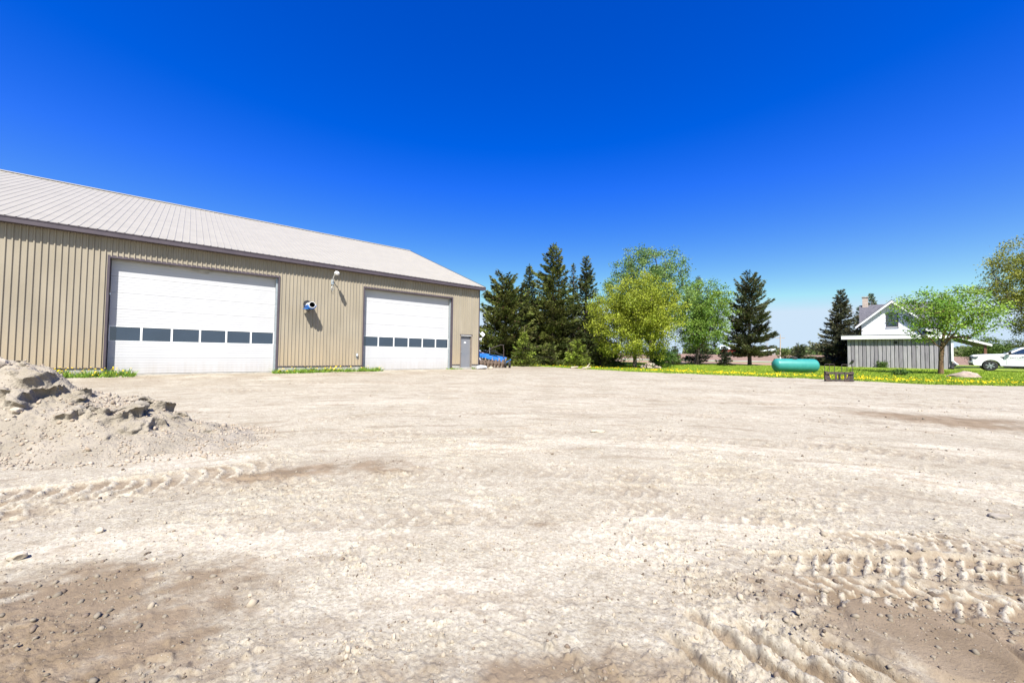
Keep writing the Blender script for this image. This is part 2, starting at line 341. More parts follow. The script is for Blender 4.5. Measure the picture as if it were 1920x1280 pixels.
# nested polar sheet: cells grow with distance from where one stands in the yard
def radial():
    r = [0.9]
    while r[-1] < 1600:
        q = r[-1]
        r.append(q + (q * .0037 if q < 6 else q * .0037 * (q / 6) ** 1.05 if q < 26 else q * .016 if q < 110 else q * .05))
    return np.array(r)
rad = radial(); ths = np.radians(np.arange(-66, 66.01, .175))
TH, RR = np.meshgrid(ths, rad)
X = np.sin(TH) * RR; Y = np.cos(TH) * RR
Z = ground(X, Y); damp = np.zeros_like(X); pale = np.zeros_like(X)
i1 = int(np.searchsorted(rad, 36))
hh, dd, pp = yard_height(X[:i1], Y[:i1])   # relief
er = edge_r(TH) + .35 * fbm(X, Y, .7, 3, 201) + .25 * fbm(X, Y, 3.0, 2, 203)
fr = far_r(TH) + 1.2 * fbm(X, Y, .2, 2, 205)
fade = ss(.0, 1.2, (er - RR))[:i1]
Z[:i1] += hh * (.25 + .75 * fade) * ss(36, 31, RR[:i1]); damp[:i1] = dd; pale[:i1] = pp
Z += .05 * fbm(X, Y, .5, 3, 207) * ((RR > er) & (RR < 120))
nR, nT = X.shape
idx = np.arange(nR * nT).reshape(nR, nT)
Q = np.stack([idx[:-1, :-1], idx[1:, :-1], idx[1:, 1:], idx[:-1, 1:]], -1)[:, :, ::-1]
rc = RR[:-1, :-1]; tc_ = TH[:-1, :-1]; ec = er[:-1, :-1]; fc = fr[:-1, :-1]
zone = np.zeros(rc.shape, int)
zone[(rc > ec)] = 1
zone[(rc > fc) & (rc > ec)] = 2
zone[(rc > 76) & (tc_ < R(39)) & (zone == 2)] = 3
zone[(rc > 91) & (tc_ < R(39)) & (zone == 3)] = 4
zone[(rc > 98) & (rc > fc)] = 5
zone[rc > 360] = 6
V = np.stack([X, Y, Z], -1).reshape(-1, 3)
def dirt_material():
    m = bpy.data.materials.new('dry_dirt'); m.use_nodes = True; nt = m.node_tree; b = nt.nodes['Principled BSDF']; L = nt.links.new
    b.inputs['Roughness'].default_value = .95; b.inputs['Specular IOR Level'].default_value = .15
    def N(t, **k):
        n = nt.nodes.new(t)
        for a, v in k.items(): n.inputs[a].default_value = v
        return n
    geo = nt.nodes.new('ShaderNodeNewGeometry')
    def noise(sc, det=6, rough=.55):
        n = N('ShaderNodeTexNoise', Scale=sc, Detail=det, Roughness=rough); L(geo.outputs['Position'], n.inputs[0]); return n
    def ramp(src, p0, p1, c0, c1):
        r = nt.nodes.new('ShaderNodeValToRGB'); e = r.color_ramp.elements; e[0].position = p0; e[1].position = p1; e[0].color = (*c0, 1); e[1].color = (*c1, 1); L(src, r.inputs[0]); return r
    def mix(fac, a, c, mode='MIX'):
        x = nt.nodes.new('ShaderNodeMix'); x.data_type = 'RGBA'; x.blend_type = mode
        if isinstance(fac, float): x.inputs[0].default_value = fac
        else: L(fac, x.inputs[0])
        for s_, i in ((a, 6), (c, 7)):
            if isinstance(s_, tuple): x.inputs[i].default_value = (*s_, 1)
            else: L(s_, x.inputs[i])
        return x.outputs[2]
    ad = nt.nodes.new('ShaderNodeAttribute'); ad.attribute_name = 'damp'; ap = nt.nodes.new('ShaderNodeAttribute'); ap.attribute_name = 'pale'
    base = ramp(noise(1.1).outputs[0], .3, .7, (.375, .340, .268), (.445, .408, .332)).outputs[0]
    base = mix(ap.outputs['Fac'], base, (.485, .446, .368))
    fine = ramp(noise(38, 6, .7).outputs[0], .34, .62, (.54, .51, .47), (1.05, 1.05, 1.05)).outputs[0]
    base = mix(.8, base, fine, 'MULTIPLY')
    pore_shade = ramp(noise(75, 4, .6).outputs[0], .33, .40, (.42, .36, .31), (1, 1, 1)).outputs[0]  # dark specks paint the shade of tiny pits into the dirt colour
    base = mix(.85, base, pore_shade, 'MULTIPLY')
    med = ramp(noise(7, 10, .78).outputs[0], .40, .60, (.74, .69, .63), (1.06, 1.06, 1.05)).outputs[0]
    base = mix(.55, base, med, 'MULTIPLY')
    brown = ramp(noise(3.5).outputs[0], .3, .7, (.155, .115, .074), (.235, .18, .122)).outputs[0]
    base = mix(ad.outputs['Fac'], base, brown)
    vo = N('ShaderNodeTexVoronoi', Scale=46.0); L(geo.outputs['Position'], vo.inputs[0])
    vm = ramp(vo.outputs['Distance'], .10, .17, (1, 1, 1), (0, 0, 0))
    vs = ramp(vo.outputs['Color'], .70, .74, (0, 0, 0), (1, 1, 1))
    mu = nt.nodes.new('ShaderNodeMath'); mu.operation = 'MULTIPLY'; L(vm.outputs[0], mu.inputs[0]); L(vs.outputs[0], mu.inputs[1])
    base = mix(mu.outputs[0], base, (.50, .43, .35))
    L(base, b.inputs['Base Color'])
    bp = nt.nodes.new('ShaderNodeBump'); bp.inputs['Distance'].default_value = .011; bs = nt.nodes.new('ShaderNodeMapRange'); bs.inputs[3].default_value = 1.0; bs.inputs[4].default_value = .25; L(ap.outputs['Fac'], bs.inputs[0]); L(bs.outputs[0], bp.inputs['Strength'])
    nn = noise(48, 10, .72); ad2 = nt.nodes.new('ShaderNodeMath'); ad2.operation = 'MULTIPLY_ADD'; L(mu.outputs[0], ad2.inputs[0]); ad2.inputs[1].default_value = .5
    dn = noise(6, 3, .5); vd = nt.nodes.new('ShaderNodeVectorMath'); vd.operation = 'MULTIPLY_ADD'; L(dn.outputs['Color'], vd.inputs[0]); vd.inputs[1].default_value = (.12, .12, .12); L(geo.outputs['Position'], vd.inputs[2])
    ve = N('ShaderNodeTexVoronoi', Scale=24.0); ve.feature = 'DISTANCE_TO_EDGE'; L(vd.outputs[0], ve.inputs[0])
    cr = ramp(ve.outputs['Distance'], .0, .09, (0, 0, 0), (1, 1, 1)); cm = ramp(noise(4.5, 6, .7).outputs[0], .50, .62, (0, 0, 0), (1, 1, 1))
    ci = nt.nodes.new('ShaderNodeMath'); ci.operation = 'SUBTRACT'; ci.inputs[0].default_value = 1; L(cr.outputs[0], ci.inputs[1])
    c2 = nt.nodes.new('ShaderNodeMath'); c2.operation = 'MULTIPLY'; L(ci.outputs[0], c2.inputs[0]); L(cm.outputs[0], c2.inputs[1])
    c3 = nt.nodes.new('ShaderNodeMath'); c3.operation = 'MULTIPLY_ADD'; L(c2.outputs[0], c3.inputs[0]); c3.inputs[1].default_value = -.2; L(nn.outputs[0], c3.inputs[2]); L(c3.outputs[0], ad2.inputs[2])
    L(ad2.outputs[0], bp.inputs['Height']); L(bp.outputs[0], b.inputs['Normal'])
    return m
M_dirt = dirt_material()
M_lawn = pmat('lawn_soil', (.15, .22, .018), (.21, .27, .03), .9, .95, .02, 30, detail=10)
M_tan = pmat('bare_tan_soil', (.30, .20, .13), (.25, .165, .11), .4, .95, .02, 6)
M_verge = pmat('verge_grass', (.10, .17, .05), (.16, .2, .07), .3, .95)
M_road = pmat('pale_farm_lane', (.55, .53, .50), (.48, .46, .43), .3, .95)
M_brownfield = pmat('ploughed_brown_field', (.19, .115, .08), (.25, .165, .115), .15, .95, .05, 3, stretch=(.2, 1, 1))
M_yellowfield = pmat('far_green_field', (.20, .24, .05), (.30, .30, .07), .05, .95)
def zone_mesh(name, z, mat, attrs=False):
    q = Q[zone == z].reshape(-1, 4); u, inv = np.unique(q, return_inverse=True)
    at = {'damp': ('FLOAT', damp.ravel()[u]), 'pale': ('FLOAT', pale.ravel()[u])} if attrs else None
    return props(mesh_np(name, V[u], inv.reshape(-1, 4), mat, at, smooth=True), kind='structure')
YARD = zone_mesh('dirt_yard', 0, M_dirt, True)
LAWN = zone_mesh('lawn', 1, M_lawn)
zone_mesh('tan_field', 2, M_tan); zone_mesh('grass_verge', 3, M_verge); zone_mesh('farm_lane', 4, M_road)
zone_mesh('brown_field', 5, M_brownfield); zone_mesh('far_field', 6, M_yellowfield)
# the rest of the ground all round, out of view: same dirt, then fields
t2 = np.radians(np.linspace(66, 294, 60)); r2 = np.array([.0, .9, 2, 4, 8, 14, 22, 30, 45, 60, 110, 250, 430, 1600])
T2, R2 = np.meshgrid(t2, r2); X2 = np.sin(T2) * R2; Y2 = np.cos(T2) * R2
i2 = np.arange(T2.size).reshape(T2.shape); q2 = np.stack([i2[:-1, :-1], i2[1:, :-1], i2[1:, 1:], i2[:-1, 1:]], -1)[:, :, ::-1]
V2 = np.stack([X2, Y2, ground(X2, Y2)], -1).reshape(-1, 3)
props(mesh_np('dirt_ground', V2, q2[:8].reshape(-1, 4), M_dirt, {'damp': ('FLOAT', np.zeros(len(V2))), 'pale': ('FLOAT', np.zeros(len(V2)))}, smooth=True), kind='structure')
props(mesh_np('pasture', V2, q2[8:].reshape(-1, 4), M_verge, smooth=True), kind='structure')

def yard_z(x, y):
    x = np.atleast_1d(np.asarray(x, float)); y = np.atleast_1d(np.asarray(y, float))
    r = np.hypot(x, y); h = yard_height(x, y)[0]
    th = np.arctan2(x, y); e = edge_r(th) + .35 * fbm(x, y, .7, 3, 201) + .25 * fbm(x, y, 3.0, 2, 203)
    return ground(x, y) + h * (.25 + .75 * ss(0, 1.2, e - r)) * (r < 36)

# ------------------------------------------------------------------ stones, gravel heap
_p = (1 + 5 ** .5) / 2
ICO_V = np.array([(-1, _p, 0), (1, _p, 0), (-1, -_p, 0), (1, -_p, 0), (0, -1, _p), (0, 1, _p), (0, -1, -_p), (0, 1, -_p), (_p, 0, -1), (_p, 0, 1), (-_p, 0, -1), (-_p, 0, 1)], float); ICO_V /= np.linalg.norm(ICO_V[0])
ICO_F = np.array([(0, 11, 5), (0, 5, 1), (0, 1, 7), (0, 7, 10), (0, 10, 11), (1, 5, 9), (5, 11, 4), (11, 10, 2), (10, 7, 6), (7, 1, 8), (3, 9, 4), (3, 4, 2), (3, 2, 6), (3, 6, 8), (3, 8, 9), (4, 9, 5), (2, 4, 11), (6, 2, 10), (8, 6, 7), (9, 8, 1)])
def rand_rot(n):
    q = rng.normal(size=(n, 4)); q /= np.linalg.norm(q, axis=1)[:, None]; w, x, y, z = q.T
    return np.stack([1 - 2 * (y * y + z * z), 2 * (x * y - z * w), 2 * (x * z + y * w), 2 * (x * y + z * w), 1 - 2 * (x * x + z * z), 2 * (y * z - x * w), 2 * (x * z - y * w), 2 * (y * z + x * w), 1 - 2 * (x * x + y * y)], -1).reshape(n, 3, 3)
def pebbles(name, P, size, col, mat, parent=None):
    n = len(P); sc = size[:, None] * rng.uniform(.55, 1.25, (n, 3)); j = ICO_V[None] * (1 + rng.uniform(-.22, .22, (n, 12, 1)))
    v = np.einsum('nij,nkj->nki', rand_rot(n), j * sc[:, None, :]) + P[:, None, :]
    f = ICO_F[None] + (np.arange(n) * 12)[:, None, None]
    c = np.repeat(np.concatenate([col, np.ones((n, 1))], 1), 12, 0)
    return mesh_np(name, v.reshape(-1, 3), f.reshape(-1, 3), mat, {'col': ('FLOAT_COLOR', c)}, parent)
def stonemat(name):
    m = bpy.data.materials.new(name); m.use_nodes = True; nt = m.node_tree; b = nt.nodes['Principled BSDF']; b.inputs['Roughness'].default_value = .9
    b.inputs['Specular IOR Level'].default_value = .2
    a = nt.nodes.new('ShaderNodeAttribute'); a.attribute_name = 'col'; nt.links.new(a.outputs['Color'], b.inputs['Base Color']); return m
M_pebble = stonemat('pebble')
def stone_cols(n):
    t = rng.uniform(0, 1, (n, 1)); g = rng.uniform(.8, 1.12, (n, 1))
    return (np.array([[.33, .26, .19]]) * (1 - t) + np.array([[.44, .375, .30]]) * t) * g * .84
# loose crumbs of dirt and a few pebbles on the yard
n = 56000
r_ = np.exp(rng.uniform(np.log(1.5), np.log(22), n)); a_ = np.radians(rng.uniform(-60, 60, n)); px, py = np.sin(a_) * r_, np.cos(a_) * r_
sth = np.arctan2(px - .4, py + 4.5) * 9.0; srr = np.hypot(px - .4, py + 4.5)
dens = ss(.02, .40, fbm(sth * .35, srr, 2.2, 4, 301)) * .9 + .07 + .35 * gauss(px, py, -3.4, 3.5, 1.8, 1.0, .4) + .4 * gauss(px, py, 2.6, 2.4, 1.6, .6, -.2) + .3 * gauss(px, py, -2.6, 2.2, 1.2, .6, .3)
k = (rng.uniform(0, 1, n) < dens) & (edge_r(np.arctan2(px, py)) > np.hypot(px, py)); px, py = px[k], py[k]; n = len(px)
sz = np.clip(rng.lognormal(-5.4, .55, n), .002, .020) * (.8 + .05 * np.hypot(px, py))
nb_ = 420; c_ = rng.integers(0, 4, nb_); ctr = np.array([(2.9, 2.5), (3.5, 2.9), (-2.6, 2.3), (1.5, 2.7)])[c_]     # bigger clods where the soil was churned
qx = ctr[:, 0] + rng.normal(0, .55, nb_); qy = ctr[:, 1] + rng.normal(0, .28, nb_); px = np.concatenate([px, qx]); py = np.concatenate([py, qy]); sz = np.concatenate([sz, np.clip(rng.lognormal(-4.5, .4, nb_), .006, .028)]); n = len(px)
pz = yard_z(px, py) + sz * .15
cc = np.array([[.36, .305, .23]]) * rng.uniform(.75, 1.15, (n, 1)); dk = rng.uniform(0, 1, n) < .22; cc = cc * (1 - .45 * yard_height(px, py)[1])[:, None]; cc[dk] = np.array([.15, .115, .085]) * rng.uniform(.6, 1.3, (dk.sum(), 1))  # the dark share of crumbs is coloured to imitate shadows of clods
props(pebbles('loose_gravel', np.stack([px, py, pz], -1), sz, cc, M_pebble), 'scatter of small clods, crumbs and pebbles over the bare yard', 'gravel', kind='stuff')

def rock(name, x, y, z, size, seed, mat, label, cat='rock', group=None, flat=.75, rz=0, lump=.22, chop=9):
    import bmesh
    rng = np.random.default_rng(seed + 1000)
    bm = bmesh.new(); bmesh.ops.create_icosphere(bm, subdivisions=3, radius=1)
    co = np.array([v.co[:] for v in bm.verts]); f = rng.normal(size=(max(chop, 1), 3)); f /= np.linalg.norm(f, axis=1)[:, None]
    lim = rng.uniform(.68, .95, max(chop, 1)); d = co @ f.T; ov = np.clip(d - lim, 0, None)      # chop facets
    co = co - (ov[:, :, None] * f[None]).sum(1) * .9
    co *= 1 + lump * fbm(co[:, 0] * 1.5 + seed, co[:, 1] * 1.5 + co[:, 2], 1.2, 3, seed)[:, None]
    for v, c in zip(bm.verts, co): v.co = Vector((c[0] * size[0], c[1] * size[1], c[2] * size[2]))
    me = bpy.data.meshes.new(name); bm.to_mesh(me); bm.free(); me.materials.append(mat)
    o = bpy.data.objects.new(name, me); COL.objects.link(o); o.location = (x, y, z); o.rotation_euler = (0, 0, rz)
    return props(o, label, cat, group)
M_rockpale = pmat('pale_limestone', (.44, .38, .30), (.33, .28, .215), 9, .92, .006, 40)
M_rockpink = pmat('pinkish_fieldstone', (.36, .285, .235), (.27, .21, .175), 5, .92, .01, 30)
M_rockgrey = pmat('grey_fieldstone', (.27, .24, .20), (.19, .165, .135), 7, .92, .008, 30)
def yz(x, y): return float(yard_z(x, y)[0])
rock('rock', -3.42, 2.72, yz(-3.42, 2.72) + .018, (.052, .036, .036), 1, M_rockpale, 'angular pale stone lying by the left edge of the yard below the gravel heap', rz=.4)
rock('rock', -3.28, 3.12, yz(-3.28, 3.12) + .015, (.03, .028, .026), 2, M_rockpale, 'small rounded pale pebble between the tyre tracks and the angular stone')
rock('rock', -4.35, 3.28, yz(-4.35, 3.28) + .015, (.05, .04, .03), 3, M_rockpale, 'pale chip of stone near the left edge just below the tyre lug marks')
rock('rock', 4.6, 3.65, yz(4.6, 3.65) + .01, (.10, .05, .03), 4, M_rockgrey, 'dark flat clod on the right side of the yard above the wheel tracks', 'clod')
rock('rock', 1.62, 7.2, yz(1.62, 7.2) + .012, (.14, .08, .03), 5, M_rockpale, 'flat whitish stone bedded in the middle of the yard')
rock('rock', .86, 1.62, yz(.86, 1.62) + .008, (.038, .028, .016), 6, M_rockpale, 'small whitish stone near the bottom edge left of the long ruts')

# gravel heap at the left
def heap_profile(q): return np.interp(q, [0, .22, .35, .5, .64, .76, 1.0, 1.2], [1, .90, .62, .46, .36, .17, 0, -.12])
def heap_h(x, y, over=False):
    dx, dy = x + 8.3, y - 6.1
    ax = np.where(dx > 0, 4.1, 4.0); ay = np.where(dy > 0, 1.35, 1.65)
    q = np.hypot(dx / ax, dy / ay) * (1 + .10 * fbm(x, y, .8, 3, 401))
    q = q - .06 * np.clip(fbm(x + .6 * y, y, 1.1, 2, 403), -1, 1) * ss(1.1, .3, q)
    fr0 = np.interp(q, [0, .25, .6, .85, 1, 1.2], [1, .82, .46, .16, 0, -.12]); wf = ss(.1, .9, -dy / (np.hypot(dx, dy) + .01)); h = 1.12 * (heap_profile(q) * (1 - wf) + fr0 * wf)
    lump = fbm(x, y, 2.2, 4, 405); crag = fbm(x, y * 1.3, 1.5, 3, 407); m = ss(1.05, .6, q)
    lev = (h + .26 * crag + .10 * lump + .05 * fbm(x, y, 5, 3, 417)) / .26; fr_ = lev - np.floor(lev); st = (np.floor(lev) + ss(.30, .55, fr_)) * .26 - .26 * crag - .10 * lump      # slumped, banked faces
    bank = ss(-.02, .18, fbm(x, y, 1.3, 3, 419)) * m
    h = h * (1 - .8 * bank) + st * .8 * bank
    h = h + m * (.05 * lump + .05 * np.abs(fbm(x, y, 5, 3, 409)) - .045 * fbm(x, y, 12, 3, 411)) + .018 * fbm(x, y, 9, 2, 413)
    if over: return h, q, bank * ss(.38, .60, fr_) * ss(1.0, .7, fr_)
    return h, q
gx = np.linspace(-12.4, -3.9, 400); gy = np.linspace(4.0, 7.8, 240); GX, GY = np.meshgrid(gx, gy)
H, QQ, OV = heap_h(GX, GY, True); GZ = ground(GX, GY) + H + .01
cr_ = np.hypot(GX + 8.3, GY - 6.9) + .01; OV = OV * .15; PX = GX + (GX + 8.3) / cr_ * OV; PY = GY + (GY - 6.9) / cr_ * OV     # upper lips of the banks overhang
ii = np.arange(GX.size).reshape(GX.shape); qd = np.stack([ii[:-1, :-1], ii[:-1, 1:], ii[1:, 1:], ii[1:, :-1]], -1)
keep = (QQ[:-1, :-1] < 1.12)
M_heap = pmat('heaped_gravel', (.225, .195, .15), (.29, .253, .20), 2.2, .95, .03, 30, detail=10)
heap = empty('gravel_heap', (-8.3, 6.1, gz(-8.3, 6.1)), 0, 'large heap of pale crushed gravel and dirt at the left edge', 'gravel heap')
qk = qd[keep].reshape(-1, 4); uu, inv = np.unique(qk, return_inverse=True)
vv = np.stack([PX, PY, GZ], -1).reshape(-1, 3)[uu] - np.array(heap.location)
mesh_np('mound', vv, inv.reshape(-1, 4), M_heap, parent=heap, smooth=False)
n = 17000
hx = rng.uniform(-11.5, -3.9, n); hy = rng.uniform(4.1, 7.6, n); hH, hq = heap_h(hx, hy); k = (hq < 1.15) & (rng.uniform(0, 1, n) < .25 + .75 * ss(-.2, .3, fbm(hx, hy, 1.2, 2, 415)))
hx, hy, hH = hx[k], hy[k], hH[k]; sz = np.clip(rng.lognormal(-4.55, .45, len(hx)), .005, .04)
P = np.stack([hx, hy, np.maximum(ground(hx, hy) + hH + .01, yard_z(hx, hy)) + sz * .25], -1) - np.array(heap.location)
props(pebbles('loose_stones', P, sz, stone_cols(len(hx)), M_pebble, heap), kind='stuff')
def heap_top(x, y): return gz(x, y) + float(heap_h(np.array([x]), np.array([y]))[0][0])
for (x, y, s_, lab) in [(-7.95, 5.95, (.13, .10, .10), 'rounded pale boulder on top of the gravel heap'), (-6.85, 5.35, (.08, .065, .05), 'blocky pale stone half way up the near face of the gravel heap'),
                        (-5.75, 6.0, (.10, .05, .09), 'brown wedge shaped clod at the right foot of the gravel heap'), (-6.15, 5.5, (.08, .05, .08), 'grey pointed stone on the right flank of the gravel heap')]:
    rock('rock', x, y, heap_top(x, y) + s_[2] * .45, s_, int(abs(x * 10)), M_rockpale if 'pale' in lab else M_rockgrey, lab, rz=x)

# ------------------------------------------------------------------ machine shed
Z0 = .45
shed = empty('machine_shed', (-2.16, 24.946, Z0), R(40.39), 'long tan steel machine shed with cream metal roof and two white overhead doors', 'shed')
LX = -26.0            # left end of the shed, beyond the picture
OPEN = [(-16.78, -11.28), (-7.46, -2.01)]     # overhead door openings
PD = (-1.43, -.55)
ZB, ZT, ZDT, FL = .771 - Z0, 5.62 - Z0, 4.90 - Z0, .527 - Z0
def rib_profile(x0, x1, pitch, rib_w, rib_t, hgt, phase=0.0):
    pts = [(x0, 0)]; k = math.floor((x0 - phase) / pitch)
    while True:
        c = phase + k * pitch; k += 1
        if c + rib_w / 2 >= x1 - .002: break
        if c - rib_w / 2 <= x0 + .002: continue
        pts += [(c - rib_w / 2, 0), (c - rib_t / 2, hgt), (c + rib_t / 2, hgt), (c + rib_w / 2, 0)]
    pts.append((x1, 0)); return pts
def sheet(x0, x1, z0, z1, pitch=.1525, y=0.0):
    p = rib_profile(x0, x1, pitch, .060, .026, .036, pitch / 2); m = MB(); n = len(p)
    m.add([(a, y - h, z0) for a, h in p] + [(a, y - h, z1) for a, h in p], [(i, i + 1, n + i + 1, n + i) for i in range(n - 1)]); return m
def run_sheets(xa, xb, z0, z1):
    x = math.floor(xa / .915) * .915
    while x < xb - .01:
        a, b = max(x, xa), min(x + .915, xb)
        if b - a > .02: sheet(a, b, z0, z1).build('siding_panel', M_siding, shed)
        x += .915
for a, b, z0 in [(LX, OPEN[0][0], ZB), (OPEN[0][0], OPEN[0][1], ZDT), (OPEN[0][1], OPEN[1][0], ZB), (OPEN[1][0], OPEN[1][1], ZDT), (OPEN[1][1], PD[0], ZB), (PD[0], PD[1], 2.66 - Z0), (PD[1], 0, ZB)]:
    run_sheets(a, b, z0, ZT + .02)
for a, b in [(LX, OPEN[0][0]), (OPEN[0][1], OPEN[1][0]), (OPEN[1][1], PD[0]), (PD[1], 0)]: MB().box(a, b, -.005, .2, -.25, ZB - .004).build('foundation', M_concrete, shed, .006)
for a, b in [(LX, OPEN[0][0]), (OPEN[0][1], OPEN[1][0]), (OPEN[1][1], PD[0]), (PD[1], 0)]: MB().box(a, b, -.034, .01, ZB - .02, ZB + .022).build('base_trim', M_trim, shed)
m = MB(); HWD = 11.0; RZ = 10.40 - Z0; EY = -.32; EZ = 5.77 - Z0
m.box(LX, -.01, .03, .06, ZB, ZT)                                      # inner skins so that no light leaks through
for a, b in OPEN: pass
m = MB()
for a, b, z0 in [(LX, OPEN[0][0], 0), (OPEN[0][0], OPEN[0][1], ZDT + .02), (OPEN[0][1], OPEN[1][0], 0), (OPEN[1][0], OPEN[1][1], ZDT + .02), (OPEN[1][1], PD[0], 0), (PD[0], PD[1], 2.64 - Z0), (PD[1], -.02, 0)]: m.box(a, b, .03, .08, z0, ZT)
gp = [(0.0, 0), (0.0, ZT), (HWD, RZ - .06), (2 * HWD, ZT), (2 * HWD, 0)]
m.prism(gp, -.03, -.002, 'x'); m.prism(gp, LX, LX + .03, 'x'); m.box(LX, 0, 2 * HWD - .03, 2 * HWD, 0, ZT)
m.build('wall', M_siding, shed)
MB().box(-.06, .02, -.036, .09, ZB, ZT).build('corner_trim', M_trim, shed)
# roof: ribbed sheets lying on the slope
sl = math.atan2(RZ - EZ, HWD - EY); SLN = math.hypot(HWD - EY, RZ - EZ)
def roof_sheet(x0, x1):
    p = rib_profile(x0, x1, .22875, .055, .022, .015, .22875 / 2); n = len(p); m = MB(); vs = []
    for t in (0.0, 1.0):
        for a, h in p:
            vs.append((a, EY + (HWD - EY) * t - h * math.sin(sl), EZ + (RZ - EZ) * t + h * math.cos(sl)))
    m.add(vs, [(i, i + 1, n + i + 1, n + i) for i in range(n - 1)])
    return m
x = math.floor((LX - .3) / .915) * .915
while x < .25:
    a, b = max(x, LX - .3), min(x + .915, .25)
    if b - a > .03: roof_sheet(a, b).build('roof_panel', M_roof, shed)
    x += .915
MB().add([(LX - .3, HWD, RZ), (.25, HWD, RZ), (.25, 2 * HWD - EY, EZ), (LX - .3, 2 * HWD - EY, EZ)], [(0, 1, 2, 3)]).build('rear_roof_slope', M_roof, shed)
MB().prism([(HWD - .2, RZ - .045), (HWD - .2, RZ - .03), (HWD, RZ + .06), (HWD + .2, RZ - .03), (HWD + .2, RZ - .045), (HWD, RZ + .035)], LX - .3, .26, 'x').build('ridge_cap', M_roof, shed)
fa = MB(); fa.box(LX - .3, .25, EY - .012, EY + .02, EZ - .20, EZ - .012); fa.box(LX - .3, .25, EY - .028, EY - .0125, EZ - .045, EZ - .016); fa.build('fascia', M_trim, shed)
MB().box(LX - .3, .25, EY + .0205, -.0, EZ - .19, EZ - .175).build('soffit', M_trim, shed)
rk = MB(); rk.prism([(EY, EZ - .20), (EY, EZ + .025), (HWD, RZ + .03), (HWD, RZ - .2)], .252, .275, 'x'); rk.build('rake_trim', M_trim, shed)
MB().add([(.0, EY + .05, EZ - .18), (.25, EY + .05, EZ - .18), (.25, HWD, RZ - .16), (0, HWD, RZ - .16)], [(0, 1, 2, 3)]).build('rake_soffit', M_trim, shed)

def overhead_door(a, b, lab, gap):
    d = empty('overhead_door', ((a + b) / 2, 0, 0)); d.parent = shed; d['label'] = lab
    hw = (b - a) / 2; rc = .25; w = hw - .07
    j = MB(); j.box(-hw - .01, -hw + .055, -.036, rc + .02, FL - .1, ZDT + .04); j.build('jamb', M_trim, d)
    j = MB(); j.box(hw - .055, hw + .01, -.036, rc + .02, FL - .1, ZDT + .04); j.build('jamb', M_trim, d)
    j = MB(); j.box(-hw + .056, hw - .056, -.034, rc + .02, ZDT - .055, ZDT + .038); j.build('header', M_trim, d)
    MB().box(-w, w, rc - .10, rc - .07, ZDT - .10, ZDT - .056).build('top_seal', M_concrete, d)
    MB().box(hw - .13, hw - .058, rc - .12, rc - .02, FL, ZDT - .06).build('door_track', M_galv, d)
    secH = .613; top = ZDT - .09
    for i in range(7):
        z0 = FL + .012 + i * secH; z1 = min(z0 + secH - .006, top)
        xs0, xs1 = -w, w - .062
        def slab(x0, x1, z0, z1, groove=True):
            pr = [(rc, z0), (rc - .004, z0 + .006)]
            if groove:
                ng = max(1, int((z1 - z0) / .1)); st = (z1 - z0) / ng
                for q in range(1, ng): c = z0 + q * st; pr += [(rc - .004, c - .009), (rc + .001, c - .004), (rc + .001, c + .004), (rc - .004, c + .009)]
            pr += [(rc - .004, z1 - .006), (rc, z1), (rc + .045, z1), (rc + .045, z0)]
            return MB().prism(pr, x0, x1, 'x')
        if i != 2: slab(xs0, xs1, z0, z1).build('door_section', M_doorwhite, d)
        else:
            npn = 6; pw = (xs1 - xs0) / npn; fr = MB(); zz0, zz1 = z0 + .03, z1 - .055
            fr.box(xs0, xs1, rc - .010, rc + .045, z0, zz0); fr.box(xs0, xs1, rc - .010, rc + .045, zz1, z1)
            for q in range(npn + 1):
                c = xs0 + q * pw; x0 = max(c - .03, xs0); x1 = min(c + .03, xs1); fr.box(x0, x1, rc - .0095, rc + .045, zz0 + .0005, zz1 - .0005)
            fr.build('window_frame', M_white, d)
            for q in range(npn): MB().box(xs0 + q * pw + .0305, xs0 + (q + 1) * pw - .0305, rc + .012, rc + .018, zz0 + .001, zz1 - .001).build('window_pane', M_glass, d)
    MB().box(-w, w - .06, rc - .002, rc + .03, FL - .02, FL + .010).build('bottom_seal', M_black, d)
    return d
d1 = overhead_door(*OPEN[0], 'white overhead door nearest the left edge with bluish window strip', 0)
d2 = overhead_door(*OPEN[1], 'white overhead door nearer the grey entry door with dark window strip', 0)
MB().add([(-1.05, .12, ZDT - .058), (.22, .12, ZDT - .058), (.18, .135, ZDT - .20), (.12, .14, ZDT - .21), (-1.05, .128, ZDT - .058), (.22, .128, ZDT - .058), (.18, .143, ZDT - .20), (.12, .148, ZDT - .21)], [(0, 1, 2, 3), (7, 6, 5, 4), (0, 3, 7, 4), (3, 2, 6, 7), (2, 1, 5, 6)]).build('shade_smear_flap', M_concrete, d1)  # thin flap added to stand in for a shadow-like smear under the header
